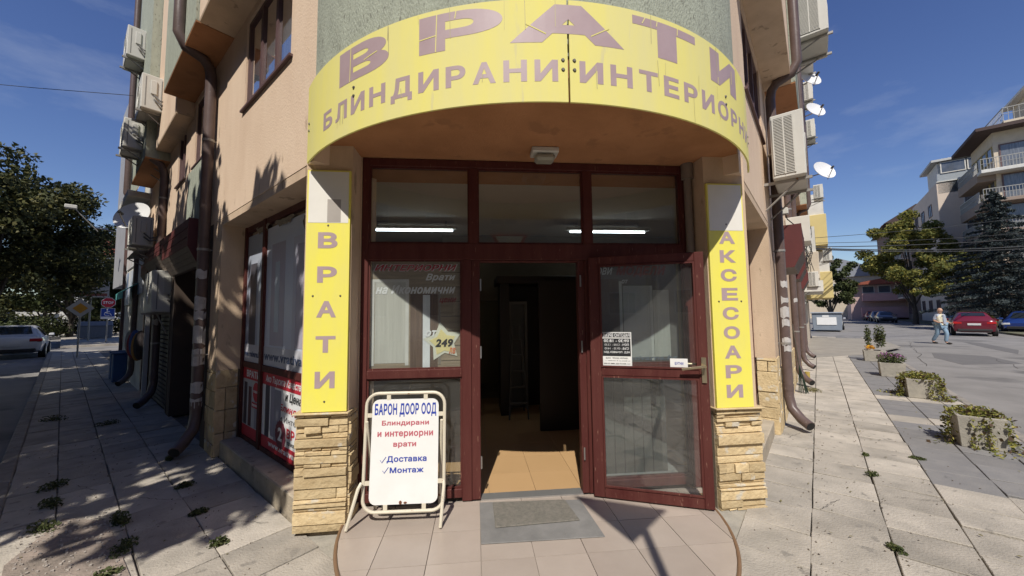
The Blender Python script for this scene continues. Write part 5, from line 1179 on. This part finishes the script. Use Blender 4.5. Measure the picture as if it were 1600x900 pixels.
def foliage_thing(name, label, cat, pts, size, m, extra=None, group=None, up=.7):
    c = np.array([pts[:, 0].mean(), pts[:, 1].mean(), pts[:, 2].min()]); t = thing(name, label, cat, tuple(c), 0, group)
    link('leaves', leafmesh('leaves', pts - c, rdir(len(pts), up), size), m, t)
    if extra:
        for nm, p2, s2, m2 in extra: link(nm, leafmesh(nm, p2 - c, rdir(len(p2), 1.0), s2, aspect=.8), m2, t)
    return t
def blob(c, r, n, p=.5): c = np.array(RT(*c)); return c + rdir(n) * (rng.random(n) ** p)[:, None] * np.array(r)
def vine(s, o, sc, n, lab):
    P = [blob((s, o, ZP + .36), (.27 * sc, .27 * sc, .11 * sc), n // 2)]
    for k in range(14):
        a = random.uniform(0, 6.28); ds, do = math.cos(a), math.sin(a); m_ = max(abs(ds), abs(do)); e = .24 * sc; ln = random.uniform(.1, .45)
        tt = rng.random(n // 26); tt.sort(); z = ZP + .36 * (1 - np.minimum(tt * 1.2, 1)) + .01; out = e / m_ * (1.0 + .12 * tt) + np.maximum(tt - .8, 0) * ln * 3
        for t_, zz, oo in zip(tt, z, out): P.append(np.array(RT(s + ds * oo, o + do * oo, zz))[None] + rng.normal(size=(1, 3)) * .022)
    pts = np.concatenate(P); pts[:, 2] = np.maximum(pts[:, 2], ZP + .012); k = int(len(pts) * .12); sel = rng.permutation(len(pts))
    return foliage_thing('trailing_vine', lab, 'plant', pts[sel[k:]], .020 * sc ** .5, vinem, [('dark_leaves', pts[sel[:k]], .024, vdark)], 'plants in the concrete planters')
planter(4.32, 3.24, 'nearest concrete planter on the right pavement, draped with yellowing vine', 0, .37, .42, .36); vine(4.32, 3.24, .86, 1900, 'yellow green vine spilling over the nearest planter onto the slabs')
planter(7.45, 3.24, 'second concrete planter on the right pavement, half covered by creeper', 0, .40, .42, .34); vine(7.45, 3.24, .98, 2200, 'creeper mounded over the second planter')
planter(10.15, 3.16, 'third concrete planter holding a low bush of purple flowers', 0)
foliage_thing('flowering_plant', 'bush of purple flowers in the third planter', 'plant', blob((10.15, 3.16, ZP + .42), (.28, .28, .14), 900), .022, weedm, [('petals', blob((10.15, 3.16, ZP + .50), (.25, .25, .07), 190), .02, purplefl)], 'plants in the concrete planters')
planter(13.6, 3.12, 'farthest concrete planter holding orange marigolds and a tall green bush', 0)
foliage_thing('flowering_plant', 'tall green upright bush in the farthest planter with orange marigolds at its foot', 'plant', np.concatenate([blob((13.7 + a, 3.16 + b, ZP + .75), (.09, .09, .38), 330) for a, b in ((0, -.12), (.05, .1), (-.05, .2))]), .03, weedm, [('petals', blob((13.5, 3.05, ZP + .42), (.14, .14, .07), 150), .022, orangefl)], 'plants in the concrete planters')
# ------------------------------------------------------------------ weeds between the slabs
def weed(fr, s, o, r, h_, label, m=weedm, n=240, size=.016):
    r *= .56 if fr is L else .8; h_ *= .8; size = .012
    t = thing('weed_clump', label, 'weed', fr(s, o, ZP), random.uniform(0, 6), 'weeds in the paving joints')
    p = rdir(n) * (rng.random(n) ** .6)[:, None] * np.array([r * 1.3, r * .7, h_]); p[:, 2] = np.abs(p[:, 2]) + .004
    link('leaves', leafmesh('leaves', p, rdir(n, .5), size), m, t)
    q = MB()
    for k in range(7): a = random.uniform(0, 6.28); q.tube([(0, 0, 0), (r * .6 * math.cos(a), r * .4 * math.sin(a), h_ * .8), (r * 1.1 * math.cos(a), r * .7 * math.sin(a), h_ * .6)], .0025, 3)
    q.build('stems', weedm, t, local=True)
for s, o, r, h_, lab in ((3.87, 1.74, .10, .07, 'weed clump in the lit patch near the left drainpipe mouth'), (3.82, 2.56, .16, .09, 'uppermost weed clump of the four in the left dirt strip'), (3.30, 2.57, .19, .08, 'second weed clump down in the left dirt strip'), (2.78, 2.6, .20, .08, 'third weed clump down in the left dirt strip'), (2.43, 2.22, .15, .12, 'dense weed clump at the shade edge by the bare patch'),
                         (1.47, 1.81, .09, .07, 'small sunlit weed in the last joint left of the stone pier'), (2.12, 1.80, .10, .05, 'sprawling sunlit weed in the second joint left of the platform'), (2.85, 1.77, .12, .06, 'shaded weed in the joint below the left window'), (1.94, 2.24, .19, .07, 'pale weed clump on the gravelly bare patch'), (6.5, 2.08, .22, .09, 'wide weed clump farther along the left pavement'), (7.6, 2.6, .3, .1, 'weed clump beside the left kerb'), (1.62, 2.36, .15, .06, 'weed clump at the lower left on the bare patch')):
    weed(L, s, o, r, h_, lab)
for s, o, r, h_, lab, m_ in ((7.0, 1.70, .28, .05, 'mat of dry grass by the yellow pipe stub on the right pavement', drygrass), (1.02, 2.19, .07, .04, 'tiny weed in the lower joint of the right pavement', weedm), (2.45, 2.19, .06, .06, 'weed tuft in the middle joint of the right pavement', weedm), (3.1, 2.19, .05, .04, 'upper weed tuft in the middle joint of the right pavement', weedm), (3.3, 2.61, .07, .03, 'weed tuft where grey and beige slabs meet', weedm)):
    weed(RT, s, o, r, h_, lab, m_, 300 if m_ is drygrass else 160)
# bare gravel patch where slabs are missing, with pebbles
q = MB(L); q.prism([(1.5, 2.24), (2.55, 2.28), (2.9, 2.5), (2.3, 2.75), (1.3, 2.75), (.9, 2.4)], ZP - .02, ZP + .006); struct(q.build('bare_patch', mat('bare_patch', (.36, .29, .24), 1, (.20, .17, .14), 6, .9, 1.0, 60)))
q = MB(L)
for k in range(420): 
    s_, o_ = random.uniform(1.0, 2.8), random.uniform(2.26, 2.72); r_ = random.uniform(.003, .010); q.box(s_ - r_, s_ + r_, o_ - r_ * .7, o_ + r_ * .7, ZP + .005, ZP + .006 + r_)
stuff(prop(q.build('gravel', mat('gravel', (.45, .40, .34), .9, (.25, .22, .2), 30, .9), jit=.002), 'loose gravel scattered on the bare patch of the left pavement', 'gravel'))
# grit, butts and fallen leaves on both pavements
q = MB()
for k in range(520):
    fr_ = RT if k % 2 else L; s_ = random.uniform(-.4, 5.5) ; o_ = random.choice((1.75, 2.18, 2.60, 1.83, 2.2)) + random.gauss(0, .05) if random.random() < .7 else random.uniform(1.4, 3.4); r_ = random.uniform(.0015, .0042); c = fr_(s_, o_, ZP + .004)
    if (c.x - PLC[0]) ** 2 + (c.y - PLC[1]) ** 2 < 2.1 or c.y < -3: continue
    q.box(c.x - r_, c.x + r_, c.y - r_, c.y + r_, ZP + .002, ZP + .004 + r_)
stuff(prop(q.build('grit', mat('grit', (.22, .18, .14), .9, (.10, .08, .06), 60, .9), jit=.002), 'fine grit lying in the pavement joints', 'grit'))
pts = np.array([tuple((RT if random.random() < .6 else L)(random.uniform(-.2, 8), random.uniform(1.5, 3.6), ZP + .012)) for _ in range(170)]); pts = pts[((pts[:, 0] - PLC[0]) ** 2 + (pts[:, 1] - PLC[1]) ** 2) > 2.3]
stuff(prop(link('fallen_leaves', leafmesh('fallen_leaves', pts, rdir(len(pts), 6), .014), drygrass), 'few dry fallen leaves scattered on the pavements', 'leaves'))
# ------------------------------------------------------------------ the walking man
def skin(name, verts, edges, radii, m, parent, lvl=2, root=0):
    me = bpy.data.meshes.new(name); me.from_pydata(verts, edges, []); me.update(); o = bpy.data.objects.new(name, me); COL.objects.link(o)
    sm = o.modifiers.new('skin', 'SKIN'); sm.use_smooth_shade = True
    for i, v in enumerate(me.skin_vertices[0].data): v.radius = radii[i] if isinstance(radii[i], tuple) else (radii[i], radii[i]); v.use_root = (i == root)
    ss_ = o.modifiers.new('sub', 'SUBSURF'); ss_.levels = lvl; ss_.render_levels = lvl
    bpy.context.view_layer.update(); m2 = bpy.data.meshes.new_from_object(o.evaluated_get(bpy.context.evaluated_depsgraph_get())); bpy.data.objects.remove(o)
    return link(name, m2, m, parent, True)
man = thing('person', 'bald man in a cream vest and light jeans walking across the right road', 'person', (22.5, 12.9, ZR), R_(-95))
# local: +x walking direction, +y his left, z up
skinm = mat('skin', (.50, .29, .20), .55); jeans = mat('light_jeans', (.20, .30, .40), .9, (.27, .37, .46), 6, .8); vestm = mat('cream_vest', (.62, .58, .44), .9); shirtm = mat('blue_grey_shirt', (.36, .40, .48), .9); shoem = mat('dark_shoe', (.04, .035, .03), .6)
V = [(0, 0, .93), (0, 0, 1.12), (0, 0, 1.32), (.01, 0, 1.45), (.03, 0, 1.56), (.045, 0, 1.66), (.02, .17, 1.40), (-.05, .27, 1.16), (.14, .29, 1.02), (.22, .28, 1.00), (.02, -.17, 1.40), (-.02, -.28, 1.15), (.17, -.27, 1.05), (.25, -.25, 1.05),
     (.0, .10, .90), (.16, .10, .52), (.08, .10, .10), (.20, .10, .05), (.0, -.10, .90), (-.08, -.10, .50), (-.30, -.10, .14), (-.22, -.10, .06)]
Eg = [(0, 1), (1, 2), (2, 3), (3, 4), (4, 5), (2, 6), (6, 7), (7, 8), (8, 9), (2, 10), (10, 11), (11, 12), (12, 13), (0, 14), (14, 15), (15, 16), (16, 17), (0, 18), (18, 19), (19, 20), (20, 21)]
RD = [(.15, .17), (.15, .16), (.13, .17), .06, .085, .075, .062, .045, .034, .03, .062, .045, .034, .03, .09, .06, .042, .035, .09, .06, .042, .035]
skin('body', V, Eg, RD, skinm, man)
def sub(idx, edges, rs, m, nm):
    mp_ = {v: i for i, v in enumerate(idx)}; return skin(nm, [V[i] for i in idx], [(mp_[a], mp_[b]) for a, b in edges], rs, m, man)
sub([0, 14, 15, 16, 18, 19, 20], [(0, 14), (14, 15), (15, 16), (0, 18), (18, 19), (19, 20)], [(.165, .185), .115, .082, .07, .115, .082, .07], jeans, 'jeans')
sub([1, 0, 2, 6, 10, 7, 11], [(0, 1), (1, 2), (2, 6), (2, 10), (6, 7), (10, 11)], [(.178, .185), (.17, .19), (.15, .185), .085, .085, .065, .065], shirtm, 'shirt')
sub([1, 0, 2, 6, 10], [(0, 1), (1, 2), (2, 6), (2, 10)], [(.197, .205), (.185, .20), (.172, .20), .098, .098], vestm, 'vest')
q = MB(); q.prof([(-.055, .96), (.055, .96), (.07, 1.2), (.045, 1.42), (-.045, 1.42), (-.07, 1.2)], .12, .222); q.build('shirt_front', shirtm, man, local=True, bevel=.02)
q = MB(); q.sphere((.035, 0, 1.63), .1, (1.0, .82, 1.22), 16, 12); q.sphere((.14, 0, 1.62), .018, (1.2, .8, 1.2), 8, 6); q.sphere((.02, .085, 1.62), .022, (.6, .4, 1.2), 8, 6); q.sphere((.02, -.085, 1.62), .022, (.6, .4, 1.2), 8, 6); q.build('head', skinm, man, local=True, smooth=True)
q = MB(); q.sphere((.115, .033, 1.645), .011, (1, 1, .7), 8, 6); q.sphere((.115, -.033, 1.645), .011, (1, 1, .7), 8, 6); q.box(.118, .126, -.025, .025, 1.578, 1.584); q.build('face_features', mat('eye_dark', (.05, .03, .03), .5), man, local=True)
q = MB(); q.sphere((0, 0, 1.60), .1, (.85, .86, .62), 14, 8); q.build('hair', mat('grey_hair', (.35, .34, .33), .9), man, local=True, smooth=True)
for (x, y, z, sy) in ((.22, .10, .05, 1), (-.20, -.10, .06, -1)):
    q = MB(); q.sphere((x, y, z), .06, (2.1, .85, .8), 12, 8); q.build('shoe', shoem, man, local=True, smooth=True)
for (x, y, z) in ((.25, .28, 1.0), (.28, -.25, 1.05)):
    q = MB(); q.sphere((x, y, z), .038, (1.1, .5, .9), 10, 8)
    for k in range(4): q.tube([(x + .02, y, z + .025 - .016 * k), (x + .07, y - .01, z + .02 - .017 * k), (x + .085 - .006 * k, y - .035, z + .015 - .017 * k)], .009, 6)
    q.tube([(x, y, z + .02), (x + .035, y - .03, z + .045)], .010, 6); q.build('hand', skinm, man, local=True, smooth=True)
# ------------------------------------------------------------------ apartment blocks on the far right
railm = mat('balcony_rail', (.34, .33, .30), .5)
def win(fr, par, a, b, z0, z1, o=0, n=2, fm=whitest, cur=True):
    q = MB(fr); t = .09; q.box(a, b, o, o + .07, z0, z0 + t); q.box(a, b, o, o + .07, z1 - t, z1); q.box(a, a + t, o, o + .07, z0 + t, z1 - t); q.box(b - t, b, o, o + .07, z0 + t, z1 - t)
    for k in range(1, n): x = a + (b - a) * k / n; q.box(x - t / 2, x + t / 2, o, o + .07, z0 + t, z1 - t)
    w_ = q.build('window', fm, par); MB(fr).box(a + t, b - t, o + .01, o + .03, z0 + t, z1 - t).build('pane', mat('far_pane', (.07, .085, .11), .12, (.14, .15, .17), 1.5, .8, spec=.8) if not cur else mat('far_curtained_pane', (.18, .19, .21), .15, (.07, .08, .09), 2.5, .9, spec=.8, stretch=(5, 5, .4)), w_)
def rail(fr, par, a, b, z, o, h_=1.0, st=.18):
    q = MB(fr); q.box(a, b, o, o + .05, z + h_ - .06, z + h_); q.box(a, b, o, o + .04, z + h_ * .5, z + h_ * .5 + .03); x = a
    while x < b: q.box(x, x + .03, o, o + .03, z, z + h_ - .06); x += st
    q.build('railing', railm, par)
# block B, beige, end wall towards us
ob, sb = 13.2, 61.0
BE = Fr(RT(sb, ob, 0), RT.y, RT.x * -1); BS = Fr(RT(sb, ob, 0), RT.x, RT.y * -1)
bB = thing('beige_apartment_block', 'beige apartment block with roof terrace glazing behind the yellowing tree', 'building', RT(sb + 10, ob + 6, ZP))
pinkbeige = mat('pinkish_beige_render', (.66, .55, .45), .95, None, 1, .4); darkbeige = mat('brownish_render', (.30, .23, .18), .95, None, 1, .4)
MB(RT).box(sb, sb + 14, ob, ob + 13, ZR, 16.0).build('wall', pinkbeige, bB); MB(RT).box(sb + 14.01, sb + 30, ob - .5, ob + 13, ZR, 14.8).build('wall', darkbeige, bB); MB(RT).box(sb + 30.01, sb + 52, ob - .3, ob + 13, ZR, 17.0).build('wall', mat('dark_pink_render', (.22, .14, .12), .95), bB)
MB(RT).box(sb + .2, sb + 5, ob + .2, ob + 12, 16.01, 18.3).build('penthouse', whitest, bB); MB(RT).box(sb - .3, sb + 6, ob - .3, ob + 13, 18.4, 18.65).build('roof', mat('pale_roof_edge', (.5, .5, .48), .7), bB)
for a in (.4, 2.4, 4.4): win(BE, bB, a, a + 1.9, 17.0, 18.3, .22 - .2, 1, cur=False)
MB(BE).box(0, 8, .02, .10, 16.02, 16.12).build('sill', whitest, bB); MB(BE).box(.1, 8, -.1, .0, 14.7, 17.0).build('glass_balustrade', mat('pale_glass', (.35, .38, .40), .3), bB)
for k in range(5):
    z = 1.6 + 2.9 * k - .5
    win(BE, bB, 1.9, 4.5, z, z + 1.6); win(BE, bB, 6.6, 9.0, z, z + 1.6)
    for a in (3, 7, 11): win(BS, bB, a, a + 1.6, z, z + 1.5, cur=False, fm=brownpvc)
    for a in (17, 22, 27): win(BS, bB, a, a + 1.8, z - .3, z + 1.3, .5, cur=False, fm=brownpvc)
    for a in (33, 38, 43, 48): win(BS, bB, a, a + 1.8, z, z + 1.5, .3, cur=False, fm=brownpvc)
    if k:
        b_ = MB(BS).box(15.2, 20.5, .5, 1.6, z - .9, z - .7).build('balcony', pinkbeige, bB); rail(BS, b_, 15.2, 20.5, z - .7, 1.55)
        b_ = MB(BS).box(36, 41, .3, 1.4, z - .9, z + .1).build('balcony', mat('dark_pink_render', (.22, .14, .12)), bB)
# mansard roofs of the receding part
for (a, b, z, zz, o) in ((14.2, 30.5, 14.8, 18.0, .6), (30.2, 52.5, 17.0, 19.8, .9)):
    q = MB(BS); q.prof([(o + .4, z), (-2.8, zz), (-10, zz), (-12, z)], a, b); r_ = q.build('roof', darkroof, bB)
    q = MB(BS); q.prof([(o + .5, z + .01), (-.5, z + 1.2), (-.5, z + 1.0), (o + .45, z - .12)], a + 2, a + 8); q.build('dormer', mat('brown_boarding', (.20, .085, .045), .8), r_)
for k, (a, b) in enumerate(((2.5, 3.2), (8, 9), (11.5, 12))): MB(BE).box(a, b, -6, -5.2, 18.66, 19.6).build('chimney', roofred, bB)
# block A, with corner balconies
oa, sa = 15.0, 50.8
AE = Fr(RT(sa, oa, 0), RT.y, RT.x * -1); AS = Fr(RT(sa, oa, 0), RT.x, RT.y * -1)
bA = thing('balcony_apartment_block', 'apartment block with railed corner balconies and a roof terrace at the right edge', 'building', RT(sa + 5, oa + 8, ZP))
MB(RT).box(sa, sa + 6, oa, oa + 22, ZR, 17.5).build('wall', beige, bA)
q = MB(RT); q.prism([(sa - 1.3, oa - 1.2), (sa + 6.6, oa - 1.2), (sa + 6.6, oa + 6.5), (sa - 1.3, oa + 6.5)], 17.51, 17.8); q.build('roof', darkroof, bA)
for k in range(5):
    z = 16.2 - 2.75 * k - 2.2
    b_ = MB(RT).box(sa - 1.2, sa - .01, oa - 1.1, oa + 15, z - .35, z - .05).build('balcony', whitest if k < 1 else darkbeige, bA, bevel=.02)
    c_ = MB(RT).box(sa, sa + 6.0, oa - 1.1, oa - .01, z - .9, z - .05).build('balcony', darkbeige, bA, bevel=.02)
    rail(AE, b_, -1.1, 15, z - .05, 1.14); rail(AS, c_, 0, 6, z - .05, 1.04)
    win(AE, bA, .3, 3.4, z, z + 2.3, 0, 1, brownpvc); win(AE, bA, 5.4, 7.6, z + .2, z + 2.2, 0, 2, brownpvc); win(AE, bA, 9.5, 12, z + .2, z + 2.2, 0, 2, brownpvc)
    for j in range(4): win(AS, bA, .2 + 1.45 * j, 1.5 + 1.45 * j, z + .9, z + 2.3, 0, 1, mat('ochre_frame', (.42, .33, .14), .7), cur=False)
MB(RT).box(sa + .8, sa + 6, oa + 2.9, oa + 20, 17.81, 21.3).build('penthouse', beige, bA); MB(RT).box(sa - .2, sa + 6.5, oa + 2.3, oa + 21, 21.31, 21.55).build('roof', whitest, bA)
MB(RT).box(sa - 1.3, sa + 6, oa + .4, oa + 21, 17.81, 18.0).build('terrace_slab', beige, bA); rail(AE, bA, .4, 20, 18.0, 1.2, 1.2, .3); rail(AS, bA, -1.2, 6, 18.0, -.45, 1.2, .3)
win(AE, bA, 6.5, 9.4, 18.1, 20.3, -.78, 2, brownpvc)
dish_c = AE(5.6, 1.5, 16.2 - 1.4)
t = thing('satellite_dish', 'large white satellite dish on the upper right balcony of the balcony block', 'satellite dish', tuple(dish_c), 0, 'satellite dishes')
q = MB(); ax = (AE.y + Vector((0, 0, .3))).normalized(); q.disc(tuple(dish_c), .75, ax, 26, .06, .97); q.build('reflector', dishm, t, smooth=True); q = MB(); q.tube([tuple(dish_c), tuple(dish_c + ax * .9 - Vector((0, 0, .5)))], .03, 6); q.build('feed_arm', galv, t)
# buildings closing the right street
pk = thing('pink_balcony_house', 'low pink house with a long balcony closing the right street', 'building', RT(80, 8, ZP))
PKF = Fr(RT(82, 6.2, 0), RT.y, RT.x * -1)
MB(RT).box(82, 92, 6.2, 15, ZR, 5.6).build('wall', mat('dusty_pink', (.50, .36, .32), .9), pk); b_ = MB(PKF).box(1.4, 9, .01, 1.6, 2.9, 4.1).build('balcony', pinkst, pk); MB(PKF).box(1.2, 9, .01, 1.3, .2, 1.9).build('porch_wall', pinkst, pk)
q = MB(RT); q.prof([(5.6, 5.61), (15.5, 5.61), (10.5, 6.6)], 80.6, 93); q.build('roof', roofred, pk)
for k in range(4): win(PKF, pk, 1.5 + 1.9 * k, 3.0 + 1.9 * k, 4.2, 5.4, 0, 1, cur=False)
gh = thing('grey_gable_house', 'grey gable roofed house far behind the pink house', 'building', RT(104, 5, ZP))
MB(RT).box(99, 112, -1.5, 14, ZR, 8.2).build('wall', beige, gh); q = MB(RT); q.prof([(-2, 8.21), (14.5, 8.21), (5.5, 12.2)], 98.6, 112.4); q.build('roof', roofgrey, gh)
GF = Fr(RT(99, -1.5, 0), RT.y, RT.x * -1)
for k in range(4): win(GF, gh, 2 + 3.3 * k, 3.6 + 3.3 * k, 5.4, 7, 0, 2, cur=False)
rh = thing('red_roof_house', 'white house under a red tiled roof far off past the left trees', 'building', (-66, 72, ZP))
RF = Fr((-72, 76, 0), (.70, .71, 0), (.71, -.70, 0)); MB(RF).box(-8, 12, -9, 0, ZR, 14.0).build('wall', whitest, rh); q = MB(RF); q.prof([(.8, 14.01), (-4.5, 17.6), (-9.8, 14.01)], -8.6, 12.6); q.build('roof', roofred, rh)
for k in range(5):
    for j in range(4): win(RF, rh, -7 + 3.8 * k, -5.3 + 3.8 * k, 3 + 2.9 * j, 4.5 + 2.9 * j, 0, 2, cur=False)
wh_ = thing('low_white_building', 'long low white building glimpsed under the left trees', 'building', (-50, 47, ZP)); WF = Fr((-60, 44, 0), (.8, .6, 0), (.6, -.8, 0)); MB(WF).box(-4, 14, -6, 0, ZR, 3.2).build('wall', whitest, wh_); MB(WF).box(-4.3, 14.3, -6.3, .4, 3.21, 3.5).build('roof', mat('pale_roof_edge', (.5, .5, .48)), wh_)
for k in range(5): win(WF, wh_, -3 + 3.4 * k, -1.2 + 3.4 * k, 1.0, 2.3, 0, 2, cur=False)
# ------------------------------------------------------------------ right trees
tree('plane_tree', 'yellowing plane tree on the right kerb in front of the beige block', 'tree', 48.6, 33.7, 12.0, 3.5, 2.0, leafyel, 19000, .16, .22, 70)
tree('plane_tree', 'lower yellowing tree between the plane tree and the spruce', 'tree', 46.4, 28.4, 7.2, 3.0, 2.0, leafyel, 9000, .15, .15, 45)
tree('street_tree', 'dark green tree beyond the container at the far end of the right pavement', 'tree', 43.2, 38.4, 8.4, 2.6, .8, leafdark, 9000, .15, .2, 50)
def conifer(label, x, y, h, rb, n):
    t = thing('blue_spruce', label, 'tree', (x, y, ZP)); P = []; Nn = []; q = MB(); q.tube([(0, 0, 0), (0, 0, h * .55), (0, 0, h * .98)], .2, 8, rs=[.22, .12, .02]); q.build('trunk', barkm, t, local=True)
    lim = MB(); K = 120
    for k in range(K):
        u = k / K; z = h * (.12 + .86 * u); ln = rb * (1 - u) ** .85 * random.uniform(.75, 1.15) + .15; a = k * 2.4; dx, dy = math.cos(a), math.sin(a)
        m_ = int(n / K * (1.6 - 1.2 * u)); tt = rng.random(m_) ** .7; side = rng.normal(size=m_) * .18 * ln * (1.1 - tt) ; dr = -.22 * ln * tt ** 1.5 + .12 * ln * tt
        px = dx * tt * ln - dy * side; py = dy * tt * ln + dx * side; pz = z + dr + rng.normal(size=m_) * .05; P.append(np.stack([px, py, pz], 1))
        lim.tube([(0, 0, z), (dx * ln * .9, dy * ln * .9, z - .1 * ln)], .02, 3)
    lim.build('limbs', barkm, t, local=True); P = np.concatenate(P); link('crown', leafmesh('crown', P, rdir(len(P), 1.2), .11, aspect=.28), needle, t)
conifer('big blue spruce in front of the balcony block at the right edge', 39.8, 21.2, 10.8, 4.1, 36000)
conifer('second dark spruce reaching out of the right edge of the picture', 43.5, 20.5, 9.5, 5.0, 18000)
# ------------------------------------------------------------------ cables
def cable(label, p, q_, sag, r=.02, grp='overhead cables'):
    t = thing('overhead_cable', label, 'cable', tuple(p), 0, grp); p, q_ = Vector(p), Vector(q_)
    MB().tube([tuple(p.lerp(q_, k / 16) - Vector((0, 0, sag * 4 * (k / 16) * (1 - k / 16)))) for k in range(17)], r, 5).build('wire', acdark if r < .04 else galv, t)
c0 = RT(20, 1.9, 4.4)
for i, (dz, e, sg_, r_) in enumerate(((.55, (52, 18, 10.2), .5, .012), (.3, (52, 18, 8.7), .6, .012), (.12, (52, 17.5, 8.1), .6, .022), (.05, (52, 17, 7.8), .9, .03), (0, (52, 16.6, 7.5), .9, .022))):
    cable(['uppermost thin cable crossing the right street', 'second thin cable crossing the right street', 'third cable crossing just above the thick bundle', 'thick grey cable bundle crossing the right street', 'lowest cable crossing under the thick bundle'][i], (c0.x, c0.y, c0.z + dz), e, sg_, r_)
cable('thin cable against the sky from the left facade', tuple(L(8.3, 1.9, 5.9)), (-40, 10, 14), 1.0, .006)
# ------------------------------------------------------------------ what stands behind the photographer (seen in the glass, and casting shade)
ys = thing('give_way_sign', 'red and white give way signs on a pole across from the shop door', 'sign', (.5, -3.75, ZP))
MB().tube([(.5, -3.78, ZP), (.5, -3.78, 4.3)], .03, 10).build('post', galv, ys)
YF = Fr((.42, -3.62, 0), (.9, -.42, 0), (.42, .9, 0))
def tri(z, r): return [(-r, z), (r, z), (0, z - r * 1.732)]
plate(YF, tri(4.2, .36), redp, ys, -.005, .005); plate(YF, tri(4.155, .27), whitep, ys, .0055, .008, 'white_field')
YG = Fr((.62, -3.6, 0), (1, 0, 0), (0, 1, 0)); plate(YG, tri(3.02, .36), redp, ys, -.005, .005); plate(YG, tri(2.975, .27), whitep, ys, .0055, .008, 'white_field')
ob_ = thing('opposite_block', 'long beige block of flats across the junction behind the photographer', 'building', (0, -26, ZP)); OF = Fr((-30, -21, 0), (1, 0, 0), (0, 1, 0))
MB(OF).box(0, 60, -10, 0, ZR, 15).build('wall', beige, ob_)  # block mirrored in the glass, set closer and taller to cut sky light
for k in range(14):
    for j in range(4): win(OF, ob_, 1.5 + 4.2 * k, 3.4 + 4.2 * k, 1.4 + 3 * j, 2.9 + 3 * j, 0, 2, cur=False)

# unseen tree row added across the left street to block sky light
for i, (s_, o_) in enumerate(((-2, 15), (7, 15.5), (16, 15), (25, 14.5))):
    p = L(s_, o_, 0); tree('street_tree', ['added unseen tree farthest back behind the left street trees', 'added unseen tree behind the tree opposite the left facade', 'added unseen tree behind the third street tree', 'added unseen tree behind the fourth street tree'][i], 'tree', p.x, p.y, 11.5, 4.6, 1.5, leafdark, 14000, .18, .25, 60)
# cracks in the road and in a few slabs
crackm = mat('crack_dirt', (.045, .04, .035), 1)
def crack(fr, s0, o0, ds, do, n, z, name, w=.012, wob=.12):
    q = MB(fr); p = [(s0 + ds * k / n + random.uniform(-wob, wob) * .3, o0 + do * k / n + random.uniform(-wob, wob)) for k in range(n + 1)]; l_ = math.hypot(ds, do); nx, ny = -do / l_, ds / l_
    for k in range(n):
        wa, wb = w * random.uniform(.5, 1.2), w * random.uniform(.5, 1.2); a, b = p[k], p[k + 1]
        if k == n - 1: wb = 0.001
        q.quad((a[0] - nx * wa, a[1] - ny * wa, z), (a[0] + nx * wa, a[1] + ny * wa, z), (b[0] + nx * wb, b[1] + ny * wb, z), (b[0] - nx * wb, b[1] - ny * wb, z))
    return struct(q.build(name, crackm))
for a in ((8, 4.6, 9, 3.2), (6, 5.8, 12, .6), (14, 4.3, 12, 1.2), (13, 7.5, 1.5, -3.4), (19, 5.0, 1.2, 4.0), (9, 5.0, 4, 3.5)): crack(RT, a[0], a[1], a[2], a[3], 22, ZR + .006, 'road_crack', .008, .1)
for a in ((.2, 1.9, .22, .25), (1.35, 1.8, .3, .12), (2.0, 2.3, .12, .28), (.75, 2.7, .25, -.2), (3.3, 1.5, .3, .1)): crack(RT, a[0], a[1], a[2], a[3], 9, ZP + .011, 'slab_crack', .0022, .014)
for a in ((1.5, 1.5, .3, .2), (1.0, 1.9, .1, .28), (2.6, 1.9, .3, .2), (3.4, 2.3, .3, .12)): crack(L, a[0], a[1], a[2], a[3], 9, ZP + .011, 'slab_crack', .0022, .014)
